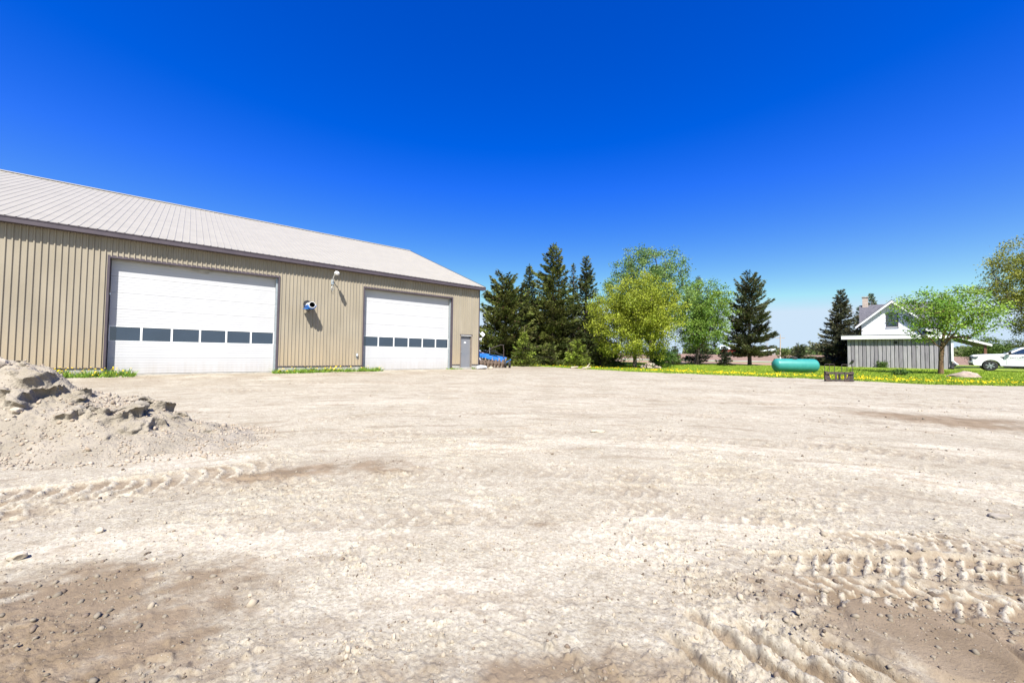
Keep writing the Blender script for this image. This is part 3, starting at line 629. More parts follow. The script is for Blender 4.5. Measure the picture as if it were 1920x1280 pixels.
# entry door
pd = empty('entry_door', ((PD[0] + PD[1]) / 2, 0, 0)); pd.parent = shed; pd['label'] = 'grey metal entry door in a white frame'
hw = (PD[1] - PD[0]) / 2; zt = 2.64 - Z0; zb = .60 - Z0
MB().box(-hw, -hw + .05, -.03, .14, zb - .06, zt).build('frame', M_frame, pd); MB().box(hw - .05, hw, -.03, .14, zb - .06, zt).build('frame', M_frame, pd)
MB().box(-hw + .0505, hw - .0505, -.028, .14, zt - .06, zt).build('frame', M_white, pd)
MB().box(-hw - .03, hw + .03, -.05, -.031, zt - .005, zt + .03).build('drip_cap', M_trim, pd)
MB().box(-hw + .052, hw - .052, .10, .14, zb, zt - .062).build('door_leaf', M_greydoor, pd, .004)
kn = MB(); kn.lathe([(0, -.07), (.03, -.06), (.032, -.03), (.014, -.02), (.014, 0)], 12, 'y', (-hw + .11, .10, zb + .98)); kn.build('handle', M_galv, pd, smooth=True); MB().lathe([(0, -.012), (.026, -.010), (.026, 0)], 12, 'y', (-hw + .11, .10, zb + 1.13)).build('deadbolt', M_galv, pd, smooth=True)
MB().box(-.09, .06, .094, .099, zb + 1.52, zb + 1.60).build('notice', M_white, pd)
MB().box(-hw - .02, hw + .02, -.12, .2, -.2, zb - .003).build('threshold', M_concrete, pd, .01)
MB().box(OPEN[0][0], OPEN[0][1], .0, 3, -.2, FL).build('floor_slab', M_concrete, shed); MB().box(OPEN[1][0], OPEN[1][1], .0, 3, -.2, FL).build('floor_slab', M_concrete, shed)

SM = Matrix.Translation(shed.location) @ Matrix.Rotation(shed.rotation_euler.z, 4, 'Z')
def on_shed(x, y, z): return SM @ Vector((x, y, z - Z0))
SR = shed.rotation_euler.z
# yard lamp on a curved arm
lm = empty('wall_lamp', on_shed(-9.02, -.027, 4.95), SR, 'white yard lamp on a curved arm between the two overhead doors', 'lamp')
MB().box(-.06, .06, -.02, 0, -.12, .12).build('wall_plate', M_galv, lm, .005)
MB().tube([(0, -.02, 0), (.0, -.07, .08), (.0, -.18, .22), (.0, -.34, .30), (.0, -.50, .32)], .022, 8).build('arm', M_white, lm, smooth=True)
hd = MB(); hd.tube([(0, -.46, .325), (0, -.55, .34), (0, -.70, .335), (0, -.86, .31), (0, -.90, .30)], [.04, .085, .105, .085, .03], 12); hd.lathe([(0.0, .46), (.03, .455), (.035, .42), (.035, .40)], 10, 'z', (0, -.58, 0)); hd.build('lamp_head', M_white, lm, smooth=True)
MB().lathe([(.09, .255), (.085, .235), (.05, .21), (0, .205)], 14, 'z', (0, -.73, 0.02)).build('lens', M_lens, lm, smooth=True)
MB().tube([(0.01, -.03, -.08), (.02, -.05, -.2), (.05, -.06, -.34), (0.0, -.06, -.46), (-.06, -.06, -.40), (-.06, -.05, -.30), (0.0, -.04, -.22)], .008, 6).build('cable_loop', M_galv, lm)
# blue pipe outlet
ex = empty('pipe_outlet', on_shed(-10.05, -.027, 3.66), SR, 'blue and white pipe stub sticking out of the siding below the eave', 'pipe')
MB().lathe([(.19, 0), (.19, -.012), (.0, -.012)], 18, 'y', (-.06, 0, .07)).build('wall_opening', M_black, ex)
MB().lathe([(.125, -.66), (.145, -.66), (.145, 0)], 20, 'y').build('pipe', M_white, ex, smooth=True)
MB().lathe([(.125, -.655), (.125, -.05), (0, -.05)], 20, 'y').build('bore', M_black, ex, smooth=True)
bl = MB(); 
for k in range(9):
    a0 = math.pi * (1.0 + k / 9 * 1.0) ; a1 = math.pi * (1.0 + (k + 1) / 9)
    for (ra, rb) in ((.15, .20),):
        q = [(ra * math.cos(a0), ra * math.sin(a0)), (rb * math.cos(a0), rb * math.sin(a0)), (rb * math.cos(a1), rb * math.sin(a1)), (ra * math.cos(a1), ra * math.sin(a1))]
        bl.prism(q, -.60, -.04)
bl.box(-.28, -.10, -.52, -.10, -.20, -.155); bl.build('blue_cradle', M_blue, ex)
MB().tube([(-.05, -.45, -.2), (-.10, -.42, -.30), (-.06, -.38, -.36)], .012, 6).build('hook', M_darkiron, ex)
ob = empty('outlet_box', on_shed(-7.74, -.027, 1.30), SR, 'small grey electrical outlet box low on the siding beside the overhead door', 'outlet box')
MB().box(-.05, .05, -.07, 0, -.06, .10).build('box', M_galv, ob, .008); MB().tube([(0, -.03, -.055), (0, -.03, -.18)], .014, 8).build('conduit', M_galv, ob); MB().box(-.03, .03, -.078, -.071, -.02, .07).build('cover', M_white, ob, .002)
ds = empty('satellite_dish', on_shed(.02, -.10, 2.42), SR, 'small white dish on a bracket at the right corner of the tan shed', 'dish')
MB().tube([(0, .06, 0), (0.02, -.12, -.03), (.05, -.18, .10), (.05, -.19, .24)], .022, 8).build('bracket', M_white, ds)
dm = MB(); dm.M = Matrix.Translation((.05, -.22, .30)) @ Matrix.Rotation(R(-20), 4, 'X') @ Matrix.Rotation(R(45), 4, 'Y')
dm.box(-.135, .135, -.02, .02, -.135, .135); dm.build('panel', M_white, ds, .018, True)
MB().box(-.07, .03, -.17, -.05, -.06, .05).build('housing', M_white, ds, .015)
cb = on_shed(-.15, -.55, 0); 
rock('concrete_block', cb.x, cb.y, yz(cb.x, cb.y) + .10, (.42, .24, .15), 77, pmat('bluish_broken_concrete', (.42, .44, .48), (.52, .52, .52), 6, .9, .01, 20), 'pale lump of broken concrete at the right corner of the shed', 'concrete block', rz=SR)
cb = on_shed(.55, -.6, 0); rock('rock', cb.x, cb.y, yz(cb.x, cb.y) + .06, (.17, .13, .12), 78, M_rockpale, 'small stone beside the broken concrete at the shed corner')
#SECTION3
# ------------------------------------------------------------------ blue disc harrow behind the shed corner
hr = empty('disc_harrow', (-1.25, 27.4, gz(-1.25, 27.4)), R(-4), 'blue disc harrow with rusty discs parked behind the right corner of the shed', 'harrow')
MB().bar((-3.2, 0, 1.30), (.72, 0, .50), .22, .26).build('main_beam', M_blue, hr, .02)
MB().bar((-2.4, .5, 1.22), (.85, .45, .66), .10, .14).build('rear_beam', M_blue, hr, .01)
MB().box(-1.62, -1.05, -.28, .10, .86, 1.16).build('hitch_block', M_blue, hr, .03); MB().box(-1.6, -1.36, -.292, -.281, .93, 1.06).build('decal', M_white, hr)
for i, x in enumerate((-1.5, -.9, -.3, .3)): MB().bar((x, -.1, .98 - .2 * (x + 1.5)), (x - .05, .05, .55), .06, .10).build('hanger', M_blue, hr)
MB().tube([(-1.9, -.25, .34), (.8, -.25, .30)], .035, 8).build('gang_shaft', M_darkiron, hr)
dsk = None
for i in range(11):
    x = -1.8 + i * .25
    if dsk is None:
        d_ = MB(); pr = []
        nn = 20; vs = [(.03, 0, 0)]
        for k in range(nn):
            a = 2 * math.pi * k / nn; rr = .29 if k % 2 else .265; vs.append((-.035, rr * math.cos(a), rr * math.sin(a)))
        vs2 = [(p[0] - .014, p[1], p[2]) for p in vs]
        d_.add(vs + vs2, [(0, 1 + k, 1 + (k + 1) % nn) for k in range(nn)] + [(nn + 1, nn + 2 + (k + 1) % nn, nn + 2 + k) for k in range(nn)] + [(1 + k, nn + 2 + k, nn + 2 + (k + 1) % nn, 1 + (k + 1) % nn) for k in range(nn)])
        dsk = d_.build('disc', M_steelworn, hr); o = dsk
    else: o = share(dsk, hr)
    o.location = (x, -.25 + .04 * (i % 2), .30); o.rotation_euler = (random.uniform(0, .4), 0, R(-22)); 
for i in range(6):
    x = -1.6 + i * .48
    MB().tube([(x, -.02, .72 - .1 * i * .3), (x + .05, -.22, .70), (x + .06, -.36, .50), (x, -.27, .33)], .026, 6).build('shank', M_steelworn, hr)
for x in (.82, 1.12): MB().lathe([(.0, .05), (.16, .05), (.27, .07), (.27, -.07), (.16, -.05), (0, -.05)], 18, 'x', (x, -.15, .28)).build('gauge_wheel', M_black, hr, smooth=True)
MB().bar((.72, -.15, .28), (1.2, -.1, .60), .06).build('wheel_arm', M_blue, hr)
MB().tube([(-.55, .1, 1.12), (-.1, .1, 1.42), (.45, .1, 1.62), (.62, .1, 1.60), (.66, .1, 1.25), (.66, .1, .7)], .03, 8).build('hose_stand', M_darkiron, hr, smooth=True)
for q in range(3): MB().tube([(-.7, .15, 1.0), (-.2 + .1 * q, .2, 1.15 + .05 * q), (.3, .15, .98), (.7, .1, .82 + .04 * q)], .018, 6).build('hose', M_black, hr, smooth=True)
MB().tube([(-.35, .1, 1.0), (-.35, .1, 1.45)], .02, 6).build('jack_post', M_galv, hr)

# ------------------------------------------------------------------ propane tank
tx, ty = 20.35, 27.6
tk = empty('propane_tank', (tx, ty, gz(tx, ty)), R(-8), 'long teal green propane tank lying on the lawn', 'tank')
M_teal = pmat('teal_tank_paint', (.028, .205, .185), (.036, .23, .205), 3, .42, coat=.15)
pr = [(0, -1.50)] + [(.475 * math.sin(a), -1.18 - .32 * math.cos(a)) for a in np.linspace(.12, math.pi / 2, 9)] + [(.475 * math.cos(a), 1.18 + .32 * math.sin(a)) for a in np.linspace(0, math.pi / 2 - .12, 9)] + [(0, 1.50)]
MB().lathe(pr, 36, 'x', (0, 0, .52)).build('shell', M_teal, tk, smooth=True)
for x in (-.85, .85): MB().box(x - .10, x + .10, -.22, .22, -.10, .07).build('foot', M_concrete, tk, .01)
MB().lathe([(.20, .96), (.22, 1.07), (.20, 1.115), (.10, 1.14), (0, 1.145)], 20, 'z', (-.08, 0, 0)).build('dome_cover', M_black, tk, smooth=True)
vv_ = MB(); vv_.lathe([(.05, .96), (.05, 1.06), (.03, 1.07), (.03, 1.12), (0, 1.12)], 10, 'z', (-.98, 0, 0)); vv_.build('valve', M_white, tk, smooth=True)
for x in (-.95, .95): MB().bar((x, -.012, .985), (x, .012, .985), .06, .06).build('lifting_lug', M_teal, tk)

# ------------------------------------------------------------------ fork carriage standing at the edge of the yard
fx, fy = 14.45, 17.0
fk = empty('fork_carriage', (fx, fy, yz(fx, fy) - .01), R(-3), 'black steel loader fork carriage standing at the edge of the lawn', 'attachment')
m = MB(); m.box(-.60, -.50, -.04, .03, 0, .46); m.build('side_plate', M_darkiron, fk, .004)
m = MB(); m.box(.50, .60, -.04, .03, 0, .46); m.build('side_plate', M_darkiron, fk, .004)
MB().prism([(-.495, .0), (-.495, .40), (-.44, .40), (-.30, .0)], -.02, .01).build('gusset', M_darkiron, fk)
MB().prism([(.495, .0), (.495, .40), (.44, .40), (.30, .0)], -.02, .01).build('gusset', M_darkiron, fk)
MB().box(-.60, .60, -.08, -.041, .335, .43).build('top_bar', M_darkiron, fk, .006); MB().box(-.60, .60, -.08, -.041, .03, .10).build('bottom_bar', M_darkiron, fk, .006)
for x in (-.18, .22): MB().box(x - .045, x + .045, -.10, -.0805, -.0, .44).build('fork_upright', M_darkiron, fk, .006)
MB().box(-.015, .035, -.07, .0, .10, .335).build('centre_bar', M_darkiron, fk)
for x0, x1 in ((-.59, -.17), (.13, .585)):
    MB().tube([(x0, 0, .44), (x0, 0, .74), (x0 + .03, 0, .765), (x1 - .03, 0, .765), (x1, 0, .74), (x1, 0, .44)], .011, 6).build('guard_rail', M_darkiron, fk)
    xm = (x0 + x1) / 2; MB().tube([(xm, 0, .44), (xm, 0, .762)], .009, 6).build('guard_bar', M_darkiron, fk)

# ------------------------------------------------------------------ grey board garage and white farmhouse
gA = Vector((35.1, 40.2)); gB = Vector((40.5, 35.3)); gd = (gB - gA); GL = gd.length; ga = math.atan2(gd.y, gd.x)
GZ0 = gz(39, 40) - .02
gr_ = empty('garage', (gA.x, gA.y, GZ0), ga, 'low garage of weathered grey vertical boards with white fascia in front of the farmhouse', 'garage')
M_boards = [pmat('grey_barn_board_' + c, *p, 3, .9, .004, 30, stretch=(6, 6, .4), detail=8) for c, p in {'a': ((.27, .255, .275), (.185, .175, .19)), 'b': ((.225, .21, .23), (.15, .14, .155)), 'c': ((.31, .295, .31), (.22, .21, .225))}.items()]
MB().box(.02, GL - .02, .05, 6.0, -.3, 2.95).build('wall', M_boards[1], gr_)
nb = 25; bw = GL / nb
for i in range(nb):
    x0 = i * bw + .012; x1 = (i + 1) * bw - .012; dz = random.uniform(-.03, .03); dy = random.uniform(0, .02)
    MB().prism([(x0, -.02 - dy), (x0 + .03, -.05 - dy), (x1 - .04, -.04 - dy), (x1, -.012 - dy), (x1, .045), (x0, .045)], .02 + dz, 2.95, 'z').build('board', M_boards[i % 3 if i % 5 else 2], gr_)
MB().box(-.45, GL + .42, -.42, -.385, 2.86, 3.24).build('fascia', M_white, gr_, .004)
M_tar = pmat('dark_roofing', (.055, .06, .075), (.085, .085, .10), 3, .85, .004, 40)
MB().prism([(-.44, 3.245), (-.44, 3.29), (6.2, 3.60), (6.2, 3.45)], -.47, GL + .44, 'x').build('roof', M_tar, gr_)
MB().box(-.45, GL + .42, -.384, -.06, 2.955, 2.98).build('soffit', M_white, gr_)
MB().box(3.48, 3.72, -.085, -.062, 2.38, 2.66).build('vent', M_black, gr_)
lp = MB(); lp.prism([(-.16, -.06), (.10, -.10), (.12, .05), (.02, .16)], -.20, -.06); lp.M = Matrix.Translation((0, 0, 0)); 
o = lp.build('hose_reel', M_black, gr_); o.location = (.42, 0, .62)
dsp = MB(); dsp.bar((GL - .02, -.12, 3.0), (GL - .02, -.12, .75), .14, .12); dsp.bar((GL - .02, -.12, .78), (GL + .28, -.3, .42), .13, .11); dsp.build('downspout', M_white, gr_)
MB().tube([(GL + .1, -.3, .5), (GL - .1, -.35, .25), (GL - .1, -.5, .06)], .13, 10).build('drain_boot', M_black, gr_)

hs_ = empty('farmhouse', tuple((Matrix.Rotation(ga, 3, 'Z') @ Vector((1.14, 4.3, 0))) + Vector((gA.x, gA.y, GZ0))), ga, 'white farmhouse with front gable, dark roof and chimney behind the grey garage', 'house')
M_clap = pmat('white_clapboard', (.74, .74, .73), (.70, .70, .70), 2, .55)
wM = MB(); gw = 4.8; ap = 7.28; eh = 4.74
wM.prism([(0, 0), (0, eh), (gw / 2, ap - .3), (gw, eh), (gw, 0)], 0, 7.0)
wM.build('wall', M_clap, hs_)
for i in range(26):
    z = 2.8 + i * .17
    hwid = gw / 2 if z < eh else (gw / 2) * max(0, (ap - .3 - z) / (ap - .3 - eh))
    if hwid > .2: MB().prism([(-.03, z), (-.004, z + .165), (-.001, z + .165), (-.001, z)], gw / 2 - hwid + .01, gw / 2 + hwid - .01, 'x').build('clapboard', M_clap, hs_)
M_shingle = pmat('dark_shingles', (.07, .07, .085), (.125, .12, .135), 5, .9, .01, 30, stretch=(1, 1, 3))
ov = .47; sl2 = (ap - .3 - eh) / (gw / 2)
for sgn in (-1, 1):
    p = [(gw / 2, ap - .28), (gw / 2 + sgn * (gw / 2 + ov), eh - ov * sl2 + .02), (gw / 2 + sgn * (gw / 2 + ov), eh - ov * sl2 + .20), (gw / 2, ap - .08)]
    MB().prism(p, -.55, 5.5).build('gable_roof', M_shingle, hs_)
    p2 = [(gw / 2, ap - .42), (gw / 2 + sgn * (gw / 2 + ov + .02), eh - ov * sl2 - .13), (gw / 2 + sgn * (gw / 2 + ov + .02), eh - ov * sl2 + .10), (gw / 2, ap - .19)]
    MB().prism(p2, -.60, -.552).build('bargeboard', M_white, hs_)
    MB().prism([(gw / 2 + sgn * .05, ap - .35), (gw / 2 + sgn * (gw / 2 + ov - .02), eh - ov * sl2 - .0), (gw / 2 + sgn * (gw / 2 + ov - .02), eh - ov * sl2 + .015), (gw / 2 + sgn * .05, ap - .30)], -.551, -.02).build('gable_soffit', M_white, hs_)
mr = MB(); mr.prism([(.7, 4.45), (3.6, 6.95), (6.5, 4.45), (6.5, 4.6), (3.6, 7.12), (.7, 4.6)], -.15, 6.3, 'x')
mrf = mr.build('main_roof', M_shingle, hs_)
for i in range(10):        # shingle courses on the front slope
    t = i / 10; y0 = .7 + 2.9 * t; z0 = 4.6 + 2.52 * t
    MB().prism([(y0, z0 + .003), (y0, z0 + .035), (y0 + .31, z0 + .29), (y0 + .31, z0 + .262)], -.17, 6.32, 'x').build('shingle_course', M_shingle, mrf)
MB().prism([(.9, 0), (.9, 4.45), (3.6, 6.8), (6.3, 4.45), (6.3, 0)], 0.02, 6.1, 'x').build('main_wall', M_clap, hs_)
M_brick = pmat('buff_chimney_brick', (.36, .29, .24), (.46, .39, .33), 6, .9, .004, 40)
ch = MB(); ch.box(.12, .62, 3.3, 3.9, 6.0, 8.02); ch.build('chimney', M_brick, hs_); MB().box(.06, .68, 3.24, 3.96, 8.022, 8.14).build('chimney_cap', M_concrete, hs_)
ww = empty('window', (gw / 2 + .05, 0, 5.05)); ww.parent = hs_
MB().box(-.38, .38, -.05, -.031, -.68, .68).build('pane', M_glass, ww); 
fm = MB(); fm.box(-.46, -.381, -.075, -.0, -.76, .76); fm.box(.381, .46, -.075, 0, -.76, .76); fm.box(-.38, .38, -.075, 0, .681, .76); fm.box(-.38, .38, -.075, 0, -.76, -.681); fm.box(-.38, .38, -.07, -.0505, -.03, .03); fm.build('frame', M_trim, ww)
MB().box(-.50, .50, -.10, -.0, -.82, -.761).build('sill', M_white, ww)
# side porch at the right of the house
MB().prism([(4.6, 3.75), (8.6, 2.25), (8.6, 2.37), (4.6, 3.9)], -3.2, 3.0).build('porch_roof', M_shingle, hs_)
MB().prism([(4.6, 3.68), (8.65, 2.15), (8.65, 2.35), (4.6, 3.88)], -3.25, -3.202).build('porch_bargeboard', M_white, hs_)
MB().box(8.2, 8.36, -3.1, -2.9, 0, 2.3).build('porch_post', pmat('brown_post', (.13, .06, .04), (.17, .08, .05), 4, .7), hs_)

# ------------------------------------------------------------------ white pickup
tdir = Vector((-.695, .719)); fw = Vector((39.2, 31.5)); tcn = fw - tdir * 1.84
# offset so that the near front wheel sits at fw
nl = Vector((-tdir.y, tdir.x)); tcn = tcn - nl * .86
pk = empty('pickup_truck', (tcn.x, tcn.y, gz(tcn.x, tcn.y) + .02), math.atan2(tdir.y, tdir.x), 'white crew cab pickup truck with lettered door parked at the right edge', 'truck')
M_tpaint = pmat('white_car_paint', (.72, .73, .74), (.70, .71, .72), 2, .25, coat=.6)
M_chrome = pmat('bright_alloy', (.55, .56, .58), (.48, .49, .5), 6, .28, metal=.8)
def arch(cx, r, n=9): return [(cx + r * math.cos(a), .42 + r * math.sin(a)) for a in np.linspace(0, math.pi, n)]
lowp = [(2.72, .46), (2.79, .62), (2.80, 1.06), (2.78, 1.24), (2.66, 1.32), (2.0, 1.37), (1.18, 1.40), (.9, 1.33), (-1.05, 1.33), (-1.10, 1.44), (-3.06, 1.44), (-3.09, .66), (-2.98, .52)] + arch(-1.84, .50)[::-1] + [(-1.2, .44), (1.2, .44)] + arch(1.84, .50)[::-1] + [(2.5, .44)]
def solid(poly, half, name, mat, inset=.035, edge=.07, taper=None):
    c = np.mean(poly, 0); m = MB(); n = len(poly); lay = []
    for y, k in ((-half, inset), (-half + edge, 0), (half - edge, 0), (half, inset)):
        lay += [(p[0] - k * np.sign(p[0] - c[0]) * min(1, abs(p[0] - c[0])), y * (taper(p[1]) if taper else 1), p[1] - k * np.sign(p[1] - c[1]) * (1 if p[1] > 1.0 else .0)) for p in poly]
    fs = [tuple(range(n)), tuple(range(4 * n - 1, 3 * n - 1, -1))]
    for l in range(3): fs += [(l * n + i, (l + 1) * n + i, (l + 1) * n + (i + 1) % n, l * n + (i + 1) % n) for i in range(n)]
    m.add(lay, fs); return m.build(name, mat, pk, smooth=True)
solid(lowp, 1.0, 'body', M_tpaint)
cabp = [(1.12, 1.36), (.26, 1.92), (-.2, 1.955), (-.75, 1.955), (-1.0, 1.90), (-1.08, 1.36)]
solid(cabp, .95, 'cab', M_tpaint, .03, .10, lambda z: 1 - .14 * max(0, (z - 1.36) / .6))
def yat(z): return .95 * (1 - .14 * max(0, (z - 1.36) / .6)) + .008
for sg in (1, -1):
    for nm, pg in (('side_window', [(.86, 1.38), (.20, 1.80), (.02, 1.83), (.02, 1.40)]), ('side_window', [(-.06, 1.40), (-.06, 1.83), (-.66, 1.83), (-.90, 1.74), (-.92, 1.40)])):
        m = MB(); nn = len(pg); m.add([(x, sg * yat(z), z) for x, z in pg] + [(x, sg * (yat(z) - .03), z) for x, z in pg], [tuple(range(nn)), tuple(range(2 * nn - 1, nn - 1, -1))] + [(i, i + nn, (i + 1) % nn + nn, (i + 1) % nn) for i in range(nn)]); m.build(nm, M_glass, pk)
    dr = MB(); dr.box(1.02, 1.035, .992, 1.004, .56, 1.34) if sg > 0 else dr.box(1.02, 1.035, -1.004, -.992, .56, 1.34); y0, y1 = (.990, 1.003) if sg > 0 else (-1.003, -.990)
    dr.box(-.02, -.008, y0, y1, .56, 1.34); dr.box(-.008, 1.02, y0, y1, .55, .565); dr.build('door_seam', M_black, pk)
    hd_ = MB(); hd_.box(.06, .26, min(y0, y1) + (.012 if sg > 0 else -.03), max(y0, y1) + (.03 if sg > 0 else -.012), 1.16, 1.20); hd_.build('door_handle', M_chrome, pk, .006)
    mm = MB(); ym = sg * 1.14; mm.box(.78, .92, min(ym - .1, ym + .1), max(ym - .1, ym + .1), 1.36, 1.58); mm.build('mirror', M_black, pk, .03, True)
    MB().box(-1.1, 1.15, sg * 1.0 - .09, sg * 1.0 + .06, .34, .40).build('running_board', M_black, pk, .01)
    hl = MB(); hl.prism([(2.80, .98), (2.80, 1.16), (2.50, 1.20), (2.46, 1.10), (2.58, .96)], sg * 1.012 - .18, sg * 1.012); hl.build('headlight', M_glass, pk)
    MB().box(2.60, 2.806, sg * .80 - .08, sg * .80 + .08, 1.08, 1.14).build('lamp_insert', M_white, pk)
    fl = MB(); fl.prism([(2.5, 1.14), (2.5, 1.17), (2.7, 1.16), (2.7, 1.13)], sg * 1.02 - .01, sg * 1.02); fl.build('lamp_strip', M_white, pk)
    vnt = MB(); vnt.prism([(1.34, 1.16), (1.14, 1.16), (1.14, .98)], sg * 1.001, sg * 1.008); vnt.build('fender_vent', M_black, pk)
    for cx in (1.84, -1.84):
        w = empty('wheel', (cx, sg * .86, .42)); w.parent = pk
        MB().lathe([(.27, -.13), (.37, -.135), (.405, -.10), (.415, 0), (.405, .10), (.37, .135), (.27, .13)], 32, 'y').build('tyre', M_black, w, smooth=True)
        rm = MB(); rm.lathe([(.272, -.12), (.272, .10), (.25, .125), (.235, .10), (.235, -.1)], 32, 'y')
        for k in range(6):
            a = 2 * math.pi * k / 6 + .3; ca, sa = math.cos(a), math.sin(a)
            for yy in ((.11,) if sg > 0 else (-.11,)): rm.bar((.05 * ca, yy, .05 * sa), (.245 * ca, yy, .245 * sa), .085, .03, (0, 1, 0))
        yy = .11 * sg; rm.lathe([(0, yy + .03 * sg), (.06, yy + .025 * sg), (.08, yy)], 16, 'y'); rm.build('rim', M_chrome, w, smooth=True)
        MB().lathe([(0, -.02), (.234, -.02)], 24, 'y').build('brake_disc', M_darkiron, w)
    for cx in (1.84, -1.84):
        m = MB(); prf = []
        for a in np.linspace(-.1, math.pi + .1, 14): prf.append((cx + .505 * math.cos(a), .42 + .505 * math.sin(a)))
        for (xa, za), (xb, zb) in zip(prf[:-1], prf[1:]):
            m.add([(xa, sg * .98, za), (xb, sg * .98, zb), (xb, sg * .55, zb), (xa, sg * .55, za)], [(0, 1, 2, 3)])
        m.build('wheel_housing', M_black, pk)
m = MB(); nn = 4
for sg in (1,): m.add([(1.08, .80, 1.385), (1.08, -.80, 1.385), (.30, -.70, 1.895), (.30, .70, 1.895), (1.13, .80, 1.40), (1.13, -.80, 1.40), (.34, -.70, 1.91), (.34, .70, 1.91)], [(3, 2, 1, 0), (4, 5, 6, 7), (0, 1, 5, 4), (1, 2, 6, 5), (2, 3, 7, 6), (3, 0, 4, 7)])
m.build('windscreen', M_glass, pk)
MB().box(2.785, 2.815, -.72, .72, .80, 1.16).build('grille', M_black, pk, .01)
MB().box(2.70, 2.88, -1.0, 1.0, .62, .80).build('bumper', M_chrome, pk, .03); MB().box(2.68, 2.84, -.95, .95, .44, .615).build('lower_bumper', M_black, pk, .02)
MB().box(-1.0, 1.0, -.7, .7, .30, .50).build('chassis', M_black, pk)
M_txtgrey = pmat('grey_lettering', (.20, .20, .21), None, 4, .5); M_txtblack = pmat('black_lettering', (.02, .02, .022), None, 4, .5)
def lettering(txt, size, x, z, mat, bold=0.0, squeeze=1.0):
    c = bpy.data.curves.new('lettering', 'FONT'); c.body = txt; c.size = size; c.offset = bold; c.extrude = .002
    t = bpy.data.objects.new('tmp_text', c); COL.objects.link(t); dg = bpy.context.evaluated_depsgraph_get(); me = bpy.data.meshes.new_from_object(t.evaluated_get(dg)); bpy.data.objects.remove(t)
    me.materials.clear(); me.materials.append(mat); o = bpy.data.objects.new('lettering', me); COL.objects.link(o); o.parent = pk
    o.rotation_euler = (R(90), 0, R(180)); o.location = (x, 1.006, z); o.scale = (squeeze, 1, 1); return o
lettering('CENTURY', .19, .97, 1.02, M_txtgrey, 0, .95); lettering('21', .25, .10, 1.02, M_txtblack, .006, 1.1)
MB().box(-.1, .62, 1.0035, 1.007, .93, .945).build('lettering_rule', M_txtgrey, pk)

# ------------------------------------------------------------------ boulders and stones on the lawn
bx, by = 26.9, 22.9
rock('boulder', bx, by, gz(bx, by) + .04, (.70, .50, .34), 31, M_rockpink, 'low rounded pinkish boulder on the lawn near the right edge of the picture', 'boulder', rz=-.6, chop=2, lump=.3)
rs = np.random.default_rng(5)
STN = [(9.95 + .95, 30.2), (11.3, 30.1), (10.65, 30.0), (11.05, 30.3), (11.6, 30.25), (10.35, 30.2), (11.0, 30.05), (10.8, 30.35)]
for i, (x, y) in enumerate(STN):
    s_ = rs.uniform(.13, .24); up = .12 + (.2 if i in (3, 6, 7) else 0)
    rock('fieldstone', x, y, gz(x, y) + up, (s_ * 1.25, s_, s_ * .85), 40 + i, M_rockpink if i % 2 else M_rockpale, 'fieldstone in the small stone pile at the foot of the yellow green tree', 'stone', 'stones piled under the yellow green tree', rz=rs.uniform(0, 3))
M_wood = pmat('bleached_wood', (.42, .36, .27), (.30, .25, .19), 8, .9, .004, 40, stretch=(1, 1, .3))
for (x, y, a, L, lab) in [(4.55, 27.9, .15, .55, 'short bleached log lying at the lawn edge, left of the two'), (5.35, 27.5, .6, .8, 'bleached forked branch lying at the lawn edge')]:
    lg = MB(); lg.tube([(-L / 2, 0, 0), (0, .02, .02), (L / 2, 0, .06)], [.07, .065, .05], 9)
    if 'forked' in lab: lg.tube([(0, .02, .02), (.25, .05, .2), (.42, .1, .32)], [.05, .04, .02], 7)
    o = lg.build('log', M_wood, smooth=True); o.location = (x, y, yz(x, y) + .06); o.rotation_euler.z = a; props(o, lab, 'log')
